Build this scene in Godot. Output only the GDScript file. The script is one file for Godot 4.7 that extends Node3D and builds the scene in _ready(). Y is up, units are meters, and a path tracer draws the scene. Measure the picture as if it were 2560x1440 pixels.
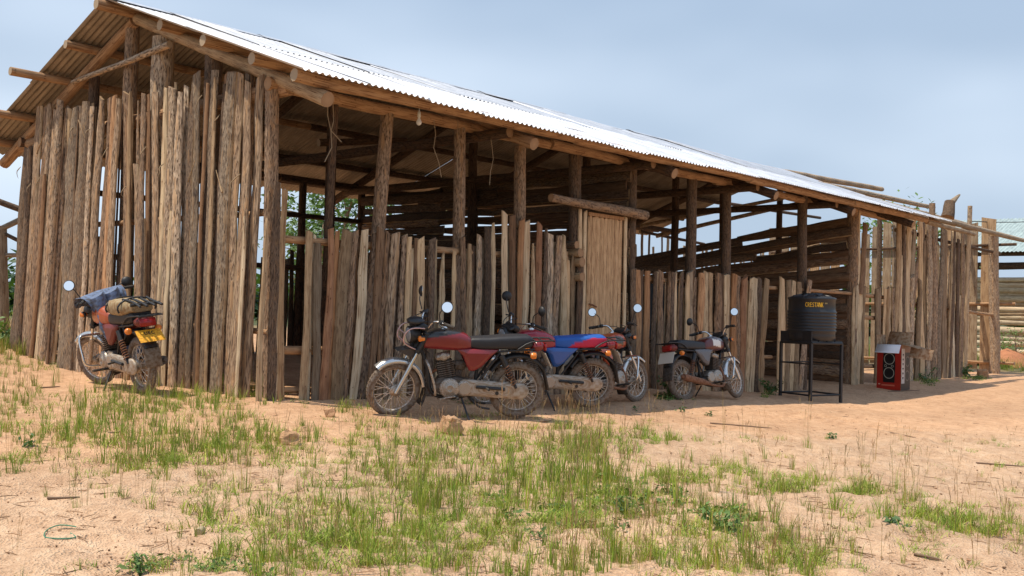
extends Node3D
# A timber shed with parked motorcycles. X runs along the long wall, Z towards the viewer, Y up; metres.
const EYE := Vector3(-6.252, 1.018, 9.22)
const FOCAL := 2484.43
const YAW := 0.833
const PITCH := 0.021
const ROLL := 0.026
# ground height: scattered levels, smooth in between
const GC := [
	0, -0.5, -0.0208, 0, -1.7, -0.0213, 0, -2.9, 0.0186, 0, -4.1, -0.0345, 0, -4.9, 0.0225, 0, -5.5, -0.1358, 0, -5.9, 0.0685, 0, -6.87, 0.0727,
	0.07, 0, 0.1286, 1.27, 0, 0.0262, 2.2, 0, 0.0393, 4.2, 0, -0.0035, 5.4, 0, -0.0220, 6.7, 0, 0.0557, 7.6, 0, 0.0100, 10.9, 0, -0.0022,
	15.1, 0, 0.0483, 20, 0, -0.0109, 25.3, 0, -0.0024, 1, 1.7, 0.0480, 0.9, 0.9, -0.1853, 2.2, 1.7, 0.0228, 3.7, 1.7, -0.0033, 5, 1.7, -0.0448,
	6.2, 1.7, 0.0218, 7.8, 1.7, -0.0243, 9.9, 1.7, -0.0004, 12.5, 1.7, -0.0337, 14.6, 1.7, -0.0363, 17.6, 1.7, 0.0014, 22, 1.7, 0.0156, -0.5, 1.5, 0.0475,
	0, 3, -0.0107, -1.5, 2.5, -0.0162, -3, 4.5, -0.0041, -1, 6.4, 0.0006, 0.2, 7.5, -0.0006, -4, 3.5, -0.0136, -6, 9, -0.0091, 3, 5, 0.0126,
	8, 5, 0.0058, 14, 5, 0.0102, 22, 5, -0.0017, 35, 3, 0.0002, 10, 10, -0.0108, -2.5, 0, -0.0112, -2.5, -3, -0.0073, -6, -2, 0.0014,
	-5, -7, -0.0031, -12, 0, 0.0034, 0, -10, 0.0054, 6, -6.6, -0.0072, 15, -6.6, -0.0153, 25, -6.6, -0.0007, 6, -14, 0.0003, 20, -14, 0.0087,
	30, -10, -0.0090, -15, -15, 0.0098, 40, -20, 0.0034, 40, 20, -0.0017, -20, 20, -0.0023, 9, -3.3, -0.0030]
const G0 := -0.2339
var cam_right: Vector3
var cam_up: Vector3
var cam_fwd: Vector3
var rng := RandomNumberGenerator.new()
var M := {}
var S := {}
var taken := {}

# ---------------------------------------------------------------- helpers
func ray(x: float, y: float) -> Vector3:
	return cam_fwd + cam_right * ((x - 1280.0) / FOCAL) - cam_up * ((y - 720.0) / FOCAL)
func fp(x: float, y: float, z: float) -> Vector3:      # a picture point on the plane Z = z (the long wall)
	var d := ray(x, y)
	return EYE + d * ((z - EYE.z) / d.z)
func gp(x: float, y: float, px: float) -> Vector3:     # a picture point on the plane X = px (the gable)
	var d := ray(x, y)
	return EYE + d * ((px - EYE.x) / d.x)
func level(x: float, z: float) -> float:
	var v := G0
	var n := GC.size() / 3
	for i in n:
		var dx: float = GC[3 * i] - x
		var dz: float = GC[3 * i + 1] - z
		v -= GC[3 * i + 2] * sqrt(dx * dx + dz * dz + 0.64)
	var r := Vector2(x - 5.0, z).length()
	var k := clampf((r - 28.0) / 25.0, 0.0, 1.0)
	return lerpf(v, -0.35, k)
func ground_at(x: float, y: float) -> Vector3:          # a picture point on the ground
	var d := ray(x, y)
	var t := 3.0
	while t < 60.0:
		var q := EYE + d * t
		if q.y < level(q.x, q.z):
			var lo := t - 0.5
			for k in 7:
				var mid := (lo + t) / 2.0
				q = EYE + d * mid
				if q.y < level(q.x, q.z): t = mid
				else: lo = mid
			q = EYE + d * t
			return Vector3(q.x, level(q.x, q.z), q.z)
		t += 0.5
	return EYE + d * 60.0
func onto(x: float, z: float) -> Vector3:
	return Vector3(x, level(x, z), z)

func numbered(called: String) -> String:
	var n: int = taken.get(called, -1) + 1
	taken[called] = n
	return called if n == 0 else "%s_%03d" % [called, n]
func base(called: String, at := Vector3.ZERO, turn := 0.0) -> Node3D:
	var o := Node3D.new()
	o.name = numbered(called)
	add_child(o)
	o.position = at
	o.rotation.y = turn
	return o
func tag(o: Node, label: String, category: String, group := "", kind := "") -> Node:
	o.set_meta("label", label)
	o.set_meta("category", category)
	if group: o.set_meta("group", group)
	if kind: o.set_meta("kind", kind)
	return o
func new_st() -> SurfaceTool:
	var st := SurfaceTool.new()
	st.begin(Mesh.PRIMITIVE_TRIANGLES)
	return st
func obj(called: String, st: SurfaceTool, m: Material, parent: Node = null, caps: SurfaceTool = null, cap_mat: Material = null) -> MeshInstance3D:
	st.generate_normals()
	var mesh := st.commit()
	mesh.surface_set_material(0, m)
	if caps != null:
		caps.generate_normals()
		caps.commit(mesh)
		mesh.surface_set_material(1, cap_mat)
	return put(called, mesh, parent)
func put(called: String, mesh: Mesh, parent: Node = null) -> MeshInstance3D:
	var o := MeshInstance3D.new()
	o.mesh = mesh
	if parent == null:
		o.name = numbered(called)
		add_child(o)
	else:
		o.name = called
		parent.add_child(o, true)
	return o

# ---------------------------------------------------------------- shapes
func tri(st: SurfaceTool, a: Vector3, b: Vector3, c: Vector3, ua := Vector2.ZERO, ub := Vector2.ZERO, uc := Vector2.ZERO) -> void:
	st.set_uv(ua); st.add_vertex(a)
	st.set_uv(ub); st.add_vertex(b)
	st.set_uv(uc); st.add_vertex(c)
func quad(st: SurfaceTool, a: Vector3, b: Vector3, c: Vector3, d: Vector3) -> void:
	var w := a.distance_to(b)
	var h := b.distance_to(c)
	tri(st, a, b, c, Vector2(0, 0), Vector2(w, 0), Vector2(w, h))
	tri(st, a, c, d, Vector2(0, 0), Vector2(w, h), Vector2(0, h))
# rings of equal length joined one to the next; cols holds one colour per ring point where a thing is painted in two tones
func loft(st: SurfaceTool, rings: Array, cap_a := true, cap_b := true, closed := true, uv0 := Vector2.ZERO, caps: SurfaceTool = null, cols := []) -> void:
	var n: int = rings[0].size()
	st.set_smooth_group(0)
	var us := [0.0]
	for k in n:
		us.append(us[k] + rings[0][k].distance_to(rings[0][(k + 1) % n]))
	var v := 0.0
	var painted := cols.size() > 0
	for r in rings.size() - 1:
		var a = rings[r]
		var b = rings[r + 1]
		var dv: float = a[0].distance_to(b[0])
		for k in (n if closed else n - 1):
			var l := (k + 1) % n
			var p00 := Vector2(us[k], v) + uv0
			var p10 := Vector2(us[k + 1], v) + uv0
			var p01 := Vector2(us[k], v + dv) + uv0
			var p11 := Vector2(us[k + 1], v + dv) + uv0
			if painted:
				st.set_color(cols[r][k]); st.set_uv(p00); st.add_vertex(a[k])
				st.set_color(cols[r][l]); st.set_uv(p10); st.add_vertex(a[l])
				st.set_color(cols[r + 1][l]); st.set_uv(p11); st.add_vertex(b[l])
				st.set_color(cols[r][k]); st.set_uv(p00); st.add_vertex(a[k])
				st.set_color(cols[r + 1][l]); st.set_uv(p11); st.add_vertex(b[l])
				st.set_color(cols[r + 1][k]); st.set_uv(p01); st.add_vertex(b[k])
			else:
				tri(st, a[k], a[l], b[l], p00, p10, p11)
				tri(st, a[k], b[l], b[k], p00, p11, p01)
		v += dv
	for e in 2:
		if not (cap_a if e == 0 else cap_b): continue
		var ring = rings[0] if e == 0 else rings[rings.size() - 1]
		var to := caps if caps != null else st
		to.set_smooth_group(1 + e)
		if painted: st.set_color(cols[0 if e == 0 else cols.size() - 1][0])
		var c := Vector3.ZERO
		for q in ring: c += q
		c /= n
		var ax: Vector3 = (ring[0] - c)
		var ay: Vector3 = (ring[n / 4] - c)
		for k in n:
			var q0: Vector3 = ring[k]
			var q1: Vector3 = ring[(k + 1) % n]
			if e == 1:
				var sw := q0
				q0 = q1
				q1 = sw
			tri(to, c, q1, q0, Vector2(0.5, 0.5), Vector2(0.5, 0.5) + Vector2((q1 - c).dot(ax), (q1 - c).dot(ay)).normalized() * 0.5, Vector2(0.5, 0.5) + Vector2((q0 - c).dot(ax), (q0 - c).dot(ay)).normalized() * 0.5)
		to.set_smooth_group(0)
func ring_at(c: Vector3, u: Vector3, v: Vector3, sides: int) -> PackedVector3Array:
	var out := PackedVector3Array()
	for k in sides:
		var a := TAU * k / sides
		out.append(c + u * cos(a) + v * sin(a))
	return out
func tube(st: SurfaceTool, pts: Array, rad, sides := 8, cap_a := true, cap_b := true, caps: SurfaceTool = null, uv0 := Vector2.ZERO) -> void:
	var rings := []
	var t0: Vector3 = (pts[1] - pts[0]).normalized()
	var u := t0.cross(Vector3.UP if absf(t0.y) < 0.9 else Vector3.RIGHT).normalized()
	for i in pts.size():
		var t: Vector3 = (pts[mini(i + 1, pts.size() - 1)] - pts[maxi(i - 1, 0)]).normalized()
		u = (u - t * u.dot(t)).normalized()
		var w := t.cross(u)
		var r: float = rad[i] if rad is Array else rad
		rings.append(ring_at(pts[i], u * r, w * r, sides))
	loft(st, rings, cap_a, cap_b, true, uv0, caps)
func smooth(pts: Array, per := 4) -> Array:               # a rounded path through the points
	var c := Curve3D.new()
	for i in pts.size():
		var t: Vector3 = (pts[mini(i + 1, pts.size() - 1)] - pts[maxi(i - 1, 0)]) / 6.0
		c.add_point(pts[i], -t, t)
	var out := []
	for i in pts.size() - 1:
		for k in per:
			out.append(c.sample(i, float(k) / per))
	out.append(pts[pts.size() - 1])
	return out
func box(st: SurfaceTool, c: Vector3, s: Vector3, b := Basis.IDENTITY, bevel := 0.0) -> void:
	var h := s / 2.0
	st.set_smooth_group(-1)
	if bevel <= 0.0:
		for f in [[0, 1, 2], [1, 2, 0], [2, 0, 1]]:
			for e in [-1.0, 1.0]:
				var n := Vector3.ZERO; n[f[0]] = h[f[0]] * e
				var u := Vector3.ZERO; u[f[1]] = h[f[1]]
				var v := Vector3.ZERO; v[f[2]] = h[f[2]] * e
				quad(st, c + b * (n - u + v), c + b * (n + u + v), c + b * (n + u - v), c + b * (n - u - v))
	else:
		var rings := []
		for lv in [[-h.y, bevel], [-h.y + bevel, 0.0], [h.y - bevel, 0.0], [h.y, bevel]]:
			var x: float = h.x - lv[1]
			var z: float = h.z - lv[1]
			var r := PackedVector3Array()
			for q in [[x - bevel, z], [x, z - bevel], [x, -z + bevel], [x - bevel, -z], [-x + bevel, -z], [-x, -z + bevel], [-x, z - bevel], [-x + bevel, z]]:
				r.append(c + b * Vector3(q[0], lv[0], q[1]))
			rings.append(r)
		loft(st, rings)
	st.set_smooth_group(0)
func lathe(st: SurfaceTool, c: Vector3, axis: Vector3, prof: Array, sides := 16, cap_a := true, cap_b := true) -> void:
	var a := axis.normalized()
	var u := a.cross(Vector3.UP if absf(a.y) < 0.9 else Vector3.RIGHT).normalized()
	var w := a.cross(u)
	var rings := []
	for p in prof:
		rings.append(ring_at(c + a * p[0], u * p[1], w * p[1], sides))
	loft(st, rings, cap_a, cap_b)
func prism(st: SurfaceTool, poly: PackedVector2Array, z0: float, z1: float, puff := 0.0) -> void:   # an outline in x,y pulled out along z
	var mid := Vector2.ZERO
	for q in poly: mid += q
	mid /= poly.size()
	var rings := []
	for l in [[z0, 0.97], [lerpf(z0, z1, 0.25), 1.0], [lerpf(z0, z1, 0.7), 1.0], [z1, 0.93]]:
		var r := PackedVector3Array()
		for q in poly:
			var p: Vector2 = mid + (q - mid) * l[1]
			r.append(Vector3(p.x, p.y, l[0]))
		rings.append(r)
	if puff != 0.0:
		var r2 := PackedVector3Array()
		for q in poly:
			var p: Vector2 = mid + (q - mid) * 0.6
			r2.append(Vector3(p.x, p.y, z1 + puff))
		rings.append(r2)
	loft(st, rings)

# ---------------------------------------------------------------- materials
func sort(k: String) -> Material:
	return S[k][rng.randi() % 4]
func mat(col: Color, rough := 0.8, metal := 0.0, tex: Texture2D = null, nrm: Texture2D = null, uvs := Vector3.ONE, nscale := 1.0) -> StandardMaterial3D:
	var m := StandardMaterial3D.new()
	m.albedo_color = col.linear_to_srgb()
	m.roughness = rough
	m.metallic = metal
	if tex: m.albedo_texture = tex
	if nrm:
		m.normal_enabled = true
		m.normal_texture = nrm
		m.normal_scale = nscale
	m.uv1_scale = uvs
	return m
func noise_bytes(w: int, h: int, freq: float, octaves: int, seed_: int, kind := FastNoiseLite.TYPE_SIMPLEX_SMOOTH) -> Image:
	var f := FastNoiseLite.new()
	f.seed = seed_
	f.frequency = freq
	f.noise_type = kind
	f.fractal_octaves = octaves
	return f.get_seamless_image(w, h)
func streaks(w: int, h: int, squash: int, freq: float, octaves: int, seed_: int) -> PackedByteArray:   # noise drawn out along v
	var im := noise_bytes(w, maxi(h / squash, 16), freq, octaves, seed_)
	im.convert(Image.FORMAT_L8)
	im.resize(w, h, Image.INTERPOLATE_CUBIC)
	return im.get_data()
func plain(w: int, h: int, freq: float, octaves: int, seed_: int) -> PackedByteArray:
	var im := noise_bytes(w, h, freq, octaves, seed_)
	im.convert(Image.FORMAT_L8)
	return im.get_data()
func textures(rgb: PackedByteArray, hgt: PackedByteArray, n: int, depth: float) -> Array:
	var a := Image.create_from_data(n, n, false, Image.FORMAT_RGB8, rgb)
	a.generate_mipmaps()
	var b := Image.create_from_data(n, n, false, Image.FORMAT_L8, hgt)
	b.convert(Image.FORMAT_RGBA8)
	b.bump_map_to_normal_map(depth)
	return [ImageTexture.create_from_image(a), ImageTexture.create_from_image(b)]
func ramp(stops: Array, t: float) -> Color:
	for i in stops.size() - 1:
		if t <= stops[i + 1][0]:
			return stops[i][1].lerp(stops[i + 1][1], clampf((t - stops[i][0]) / (stops[i + 1][0] - stops[i][0]), 0, 1))
	return stops[stops.size() - 1][1]
func srgb_bytes(c: Color) -> Array:
	var s := c.linear_to_srgb()
	return [clampi(int(s.r * 255), 0, 255), clampi(int(s.g * 255), 0, 255), clampi(int(s.b * 255), 0, 255)]

func make_materials() -> void:
	var n := 512
	# bark: drawn-out ridges, dark fissures, flakes of paler inner bark
	var s1 := streaks(n, n, 5, 0.022, 4, 11)
	var s2 := streaks(n, n, 3, 0.05, 3, 12)
	var p1 := plain(n, n, 0.012, 4, 13)
	var p2 := streaks(n, n, 2, 0.007, 4, 14)
	var rgb := PackedByteArray(); rgb.resize(n * n * 3)
	var hg := PackedByteArray(); hg.resize(n * n)
	var lut := []
	for i in 256:
		lut.append(srgb_bytes(ramp([[0.0, Color(0.10, 0.07, 0.05)], [0.3, Color(0.27, 0.205, 0.155)], [0.5, Color(0.50, 0.40, 0.315)], [0.68, Color(0.68, 0.57, 0.46)], [1.0, Color(0.88, 0.76, 0.62)]], i / 255.0)))
	for i in n * n:
		var t := 0.46 * s1[i] + 0.34 * s2[i] + 0.34 * p1[i] - 18.0
		if s2[i] < 84: t -= (84 - s2[i]) * 2.2
		var b := clampi(int(t), 0, 255)
		hg[i] = b
		var bare := clampf((p2[i] + 0.25 * (s2[i] - 128) - 158.0) / 12.0, 0.0, 1.0)   # flakes where the bark has come off
		if bare > 0.0:
			var t2 := clampi(int(lerpf(b, 150 + 0.4 * (s1[i] - 128), bare)), 0, 255)
			rgb[3 * i] = lut[t2][0]; rgb[3 * i + 1] = int(lut[t2][1] * lerpf(1.0, 0.95, bare)); rgb[3 * i + 2] = int(lut[t2][2] * lerpf(1.0, 0.88, bare))
			hg[i] = int(lerpf(b, 90, bare))
		else:
			rgb[3 * i] = lut[b][0]; rgb[3 * i + 1] = lut[b][1]; rgb[3 * i + 2] = lut[b][2]
	var bark := textures(rgb, hg, n, 7.0)
	# split wood: long grain, knots
	s1 = streaks(n, n, 24, 0.03, 4, 21)
	s2 = streaks(n, n, 12, 0.09, 3, 22)
	p1 = plain(n, n, 0.008, 3, 23)
	var knots := PackedFloat32Array(); knots.resize(n * n)
	rng.seed = 77
	for k in 26:
		var cx := rng.randi_range(0, n)
		var cy := rng.randi_range(0, n)
		var rx := rng.randf_range(5, 13)
		var ry := rx * rng.randf_range(0.7, 1.3) * 0.35
		for dy in range(-30, 31):
			for dx in range(-30, 31):
				var d := Vector2(dx / rx, dy / ry).length()
				if d < 2.2:
					var at := posmod(cy + dy, n) * n + posmod(cx + dx, n)
					knots[at] = maxf(knots[at], clampf(1.5 - d, 0.0, 1.0))
	rgb = PackedByteArray(); rgb.resize(n * n * 3)
	hg = PackedByteArray(); hg.resize(n * n)
	lut = []
	for i in 256:
		lut.append(srgb_bytes(ramp([[0.0, Color(0.20, 0.10, 0.05)], [0.3, Color(0.50, 0.37, 0.26)], [0.55, Color(0.76, 0.625, 0.48)], [1.0, Color(0.98, 0.87, 0.72)]], i / 255.0)))
	for i in n * n:
		var t := 0.5 * s1[i] + 0.3 * s2[i] + 0.42 * p1[i] - 16.0 - knots[i] * 120.0
		if s2[i] < 84: t -= (84 - s2[i]) * 2.6
		var b := clampi(int(t), 0, 255)
		hg[i] = b
		rgb[3 * i] = lut[b][0]; rgb[3 * i + 1] = lut[b][1]; rgb[3 * i + 2] = lut[b][2]
	var wood := textures(rgb, hg, n, 3.5)
	var bs := Vector3(2.6, 1.4, 1)
	var ws := Vector3(4.0, 0.9, 1)
	M.bark_tan = mat(Color(0.96, 0.84, 0.70), 0.95, 0, bark[0], bark[1], bs, 1.3)
	M.bark_grey = mat(Color(0.95, 0.86, 0.74), 0.95, 0, bark[0], bark[1], Vector3(2.2, 1.1, 1), 1.3)
	M.bark_brown = mat(Color(0.68, 0.55, 0.44), 0.95, 0, bark[0], bark[1], bs, 1.5)
	M.bark_dark = mat(Color(0.33, 0.26, 0.21), 0.95, 0, bark[0], bark[1], Vector3(3.4, 1.7, 1), 1.6)
	M.peel_tan = mat(Color(0.66, 0.53, 0.38), 0.85, 0, wood[0], wood[1], ws, 0.8)
	M.peel_orange = mat(Color(0.70, 0.45, 0.275), 0.85, 0, wood[0], wood[1], ws, 0.8)
	M.peel_red = mat(Color(0.47, 0.275, 0.175), 0.85, 0, wood[0], wood[1], ws, 0.9)
	M.peel_pale = mat(Color(1.0, 0.88, 0.68), 0.85, 0, wood[0], wood[1], Vector3(3.0, 0.6, 1), 0.7)
	M.peel_white = mat(Color(0.98, 0.92, 0.78), 0.85, 0, wood[0], wood[1], Vector3(3.0, 0.5, 1), 0.6)
	M.weathered = mat(Color(0.50, 0.44, 0.37), 0.95, 0, wood[0], wood[1], Vector3(3.4, 0.7, 1), 1.0)
	M.brown_wood = mat(Color(0.30, 0.205, 0.14), 0.9, 0, wood[0], wood[1], ws, 1.0)
	M.log_shaded = mat(Color(0.20, 0.145, 0.11), 0.95, 0, bark[0], bark[1], bs, 1.2)  # inner logs: colour darkened to stand in for the shade under the roof
	M.log_peeled = mat(Color(0.54, 0.385, 0.26), 0.85, 0, wood[0], wood[1], Vector3(3.0, 0.7, 1), 0.9)
	M.door_a = mat(Color(0.76, 0.59, 0.41), 0.8, 0, wood[0], wood[1], ws, 0.6)
	M.door_b = mat(Color(0.69, 0.53, 0.36), 0.8, 0, wood[0], wood[1], ws, 0.6)
	M.board_grey = mat(Color(0.47, 0.42, 0.35), 0.95, 0, wood[0], wood[1], Vector3(2.6, 0.5, 1), 0.8)
	M.board_tan = mat(Color(0.60, 0.48, 0.35), 0.95, 0, wood[0], wood[1], Vector3(2.6, 0.5, 1), 0.8)
	M.end_grain = end_material()
	M.end_pale = mat(Color(0.40, 0.30, 0.20), 0.9)
	for p in [["k", "peel_pale"], ["t", "peel_tan"], ["o", "peel_orange"], ["r", "peel_red"], ["w", "peel_white"], ["g", "bark_grey"], ["b", "bark_tan"], ["n", "bark_brown"], ["d", "bark_dark"], ["e", "weathered"], ["m", "brown_wood"]]:
		var own: Color = M[p[1]].albedo_color.srgb_to_linear()
		M[p[1]].albedo_color = Color(own.r * 0.84, own.g * 0.86, own.b * 0.88).linear_to_srgb()
		M[p[0]] = M[p[1]]
		# each sort of timber in a few tones and grain sizes
		var sorts := [M[p[1]]]
		for k in 3:
			var v: StandardMaterial3D = M[p[1]].duplicate()
			var c: Color = v.albedo_color.srgb_to_linear()
			var f: float = [0.62, 1.22, 0.85][k] if p[0] != "k" and p[0] != "w" else [0.84, 1.1, 0.95][k]
			var warm: float = [1.0, 0.97, 1.06][k]
			v.albedo_color = Color(minf(c.r * f * warm, 1.0), minf(c.g * f, 1.0), minf(c.b * f / warm, 1.0)).linear_to_srgb()
			v.uv1_scale = v.uv1_scale * Vector3([1.35, 0.75, 1.0][k], [1.2, 0.8, 0.62][k], 1)
			sorts.append(v)
		S[p[0]] = sorts
	M.barks = S.b + S.g + S.n + S.d
	# sheet steel
	var z1 := plain(n, n, 0.006, 3, 31)
	var z2 := plain(n, n, 0.05, 2, 32)
	var z3 := streaks(n, n, 8, 0.03, 3, 33)
	rgb = PackedByteArray(); rgb.resize(n * n * 3)
	hg = PackedByteArray(); hg.resize(n * n)
	for i in n * n:
		var t := clampi(int(236 + (z1[i] - 128) * 0.16 + (z2[i] - 128) * 0.10 + (z3[i] - 128) * 0.14), 0, 255)
		rgb[3 * i] = t; rgb[3 * i + 1] = t; rgb[3 * i + 2] = clampi(t + 2, 0, 255)
		hg[i] = t
	var steel := textures(rgb, hg, n, 1.0)
	M.steel_sheet = mat(Color(0.97, 0.98, 1.0), 0.46, 0.62, steel[0], null, Vector3(1.1, 0.5, 1))
	M.steel_grey = mat(Color(0.82, 0.83, 0.84), 0.45, 0.8, steel[0], null, Vector3(0.9, 0.7, 1))
	M.steel_shaded = mat(Color(0.36, 0.295, 0.22), 0.6, 0.3, steel[0], null, Vector3(0.9, 0.7, 1))   # rear-slope sheets; dim interior and earth bounce put into the brown colour
	M.teal_sheet = mat(Color(0.42, 0.52, 0.51), 0.6, 0.1, steel[0], null, Vector3(1.1, 0.5, 1))
	M.rust_sheet = mat(Color(0.50, 0.34, 0.2), 0.8, 0.1, steel[0], null, Vector3(1.1, 0.5, 1))
	# soil: sand grains, crumbs and small hollows
	var g1 := plain(n, n, 0.18, 2, 41)
	var g2 := plain(n, n, 0.035, 4, 42)
	var g3 := plain(n, n, 0.008, 3, 43)
	rgb = PackedByteArray(); rgb.resize(n * n * 3)
	hg = PackedByteArray(); hg.resize(n * n)
	lut = []
	for i in 256:
		lut.append(srgb_bytes(ramp([[0.0, Color(0.42, 0.26, 0.16)], [0.35, Color(0.70, 0.46, 0.30)], [0.6, Color(0.86, 0.60, 0.41)], [1.0, Color(1.0, 0.78, 0.58)]], i / 255.0)))
	for i in n * n:
		var t := 0.36 * g1[i] + 0.42 * g2[i] + 0.30 * g3[i] - 8.0
		if g1[i] < 70: t -= (70 - g1[i]) * 2.0
		var b := clampi(int(t), 0, 255)
		hg[i] = clampi(int(0.5 * g1[i] + 0.5 * g2[i]), 0, 255)
		rgb[3 * i] = lut[b][0]; rgb[3 * i + 1] = lut[b][1]; rgb[3 * i + 2] = lut[b][2]
	var soil := textures(rgb, hg, n, 5.0)
	M.soil = mat(Color(1, 1, 1), 0.97, 0, soil[0], soil[1], Vector3(0.55, 0.55, 1), 1.7)
	M.soil.vertex_color_use_as_albedo = true
	M.earth = mat(Color(0.62, 0.36, 0.24), 0.97, 0, soil[0], soil[1], Vector3(0.6, 0.6, 1), 1.5)
	M.stone = mat(Color(0.72, 0.62, 0.50), 0.95, 0, soil[0], soil[1], Vector3(1.3, 1.3, 1), 2.0)
	# plants
	for p in [["leaf", Color(0.055, 0.115, 0.03)], ["leaf_light", Color(0.11, 0.19, 0.04)], ["leaf_dark", Color(0.028, 0.062, 0.024)]]:
		var m := mat(p[1], 0.6)
		m.backlight_enabled = true
		m.backlight = Color(0.25, 0.35, 0.1)
		M[p[0]] = m
	var gm := mat(Color(1, 1, 1), 0.7)
	gm.vertex_color_use_as_albedo = true
	gm.backlight_enabled = true
	gm.backlight = Color(0.3, 0.36, 0.14)
	M.grass = gm
	# vehicle and object paints
	M.paint = mat(Color(1, 1, 1), 0.32)
	M.paint.vertex_color_use_as_albedo = true
	M.paint.clearcoat_enabled = true
	M.paint.clearcoat = 0.5
	M.paint.clearcoat_roughness = 0.25
	var dust := plain(256, 256, 0.02, 4, 61)
	var du := PackedByteArray(); du.resize(256 * 256 * 3)
	for i in 256 * 256:
		var k := clampf((dust[i] - 92.0) / 110.0, 0.0, 1.0)
		for c in 3:
			du[3 * i + c] = int(lerpf([255.0, 255.0, 255.0][c], [205.0, 180.0, 156.0][c], k))
	var dim := Image.create_from_data(256, 256, false, Image.FORMAT_RGB8, du)
	var dtex := ImageTexture.create_from_image(dim)
	M.rubber = mat(Color(0.055, 0.05, 0.046), 0.9, 0, dtex, null, Vector3(3, 3, 1))
	M.tyre = mat(Color(0.20, 0.165, 0.135), 0.95, 0, dtex, null, Vector3(4, 4, 1))
	M.black = mat(Color(0.02, 0.02, 0.022), 0.5)
	M.seat = mat(Color(0.022, 0.022, 0.025), 0.45)
	M.cloth_paint = mat(Color(1, 1, 1), 0.55)
	M.cloth_paint.vertex_color_use_as_albedo = true
	M.chrome = mat(Color(0.72, 0.71, 0.69), 0.18, 0.95)
	M.silver = mat(Color(0.62, 0.62, 0.61), 0.22, 0.75)
	M.alloy = mat(Color(0.46, 0.42, 0.37), 0.5, 0.5, dtex, null, Vector3(9, 9, 1))
	M.alloy_dark = mat(Color(0.13, 0.11, 0.095), 0.7, 0.3, dtex, null, Vector3(6, 6, 1))
	M.rust = mat(Color(0.26, 0.13, 0.075), 0.85, 0.1, dtex, null, Vector3(6, 6, 1))
	M.rim = mat(Color(0.82, 0.78, 0.72), 0.35, 0.3, dtex, null, Vector3(6, 6, 1))
	M.amber = mat(Color(0.75, 0.22, 0.03), 0.2)
	M.red_lens = mat(Color(0.30, 0.012, 0.012), 0.2)
	M.lens = mat(Color(0.35, 0.37, 0.4), 0.08, 0.3)
	M.mirror = mat(Color(0.95, 0.95, 0.96), 0.03, 1.0)
	M.plastic_black = mat(Color(0.022, 0.024, 0.028), 0.42)
	M.mud_flap = mat(Color(0.075, 0.066, 0.058), 0.85, 0, dtex, null, Vector3(4, 4, 1))
	M.bulb = mat(Color(0.82, 0.82, 0.80), 0.15)
	M.bulb_cap = mat(Color(0.70, 0.70, 0.66), 0.4)
	M.wire = mat(Color(0.03, 0.03, 0.03), 0.6)
	M.flap_brown = mat(Color(0.20, 0.155, 0.115), 0.9, 0, dtex, null, Vector3(4, 4, 1))
	M.denim = mat(Color(0.15, 0.215, 0.36), 0.9, 0, dtex, null, Vector3(3, 3, 1))
	M.canvas = mat(Color(0.36, 0.28, 0.165), 0.92, 0, dtex, null, Vector3(3, 3, 1))
	M.stick = mat(Color(0.20, 0.13, 0.085), 0.95)
	M.twine = mat(Color(0.03, 0.22, 0.13), 0.6)
	M.reed = mat(Color(0.42, 0.33, 0.2), 0.9)
	M.slate = mat(Color(0.035, 0.05, 0.065), 0.6)
	M.carton = mat(Color(0.40, 0.27, 0.165), 0.9, 0, dtex, null, Vector3(2, 2, 1))
	M.flap_white = mat(Color(0.78, 0.82, 0.88), 0.7)
	M.lettering_dim = mat(Color(0.32, 0.25, 0.1), 0.5)
	M.lettering = mat(Color(0.75, 0.42, 0.02), 0.5)
	M.crumb = mat(Color(0.40, 0.26, 0.165), 0.97)
	M.crumb.vertex_color_use_as_albedo = true
	M.bast = mat(Color(0.33, 0.24, 0.15), 0.95)
func end_material() -> StandardMaterial3D:       # growth rings of a sawn log end
	var n := 128
	var by := PackedByteArray(); by.resize(n * n * 3)
	for y in n:
		for x in n:
			var d := Vector2(x - 62, y - 67).length() / 64.0
			var t := 0.5 + 0.25 * sin(d * 46.0) - 0.25 * d
			var s := srgb_bytes(ramp([[0.0, Color(0.30, 0.17, 0.09)], [0.5, Color(0.52, 0.34, 0.20)], [1.0, Color(0.66, 0.47, 0.30)]], t))
			for c in 3: by[3 * (y * n + x) + c] = s[c]
	return mat(Color(0.75, 0.7, 0.65), 0.9, 0, ImageTexture.create_from_image(Image.create_from_data(n, n, false, Image.FORMAT_RGB8, by)))

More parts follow.
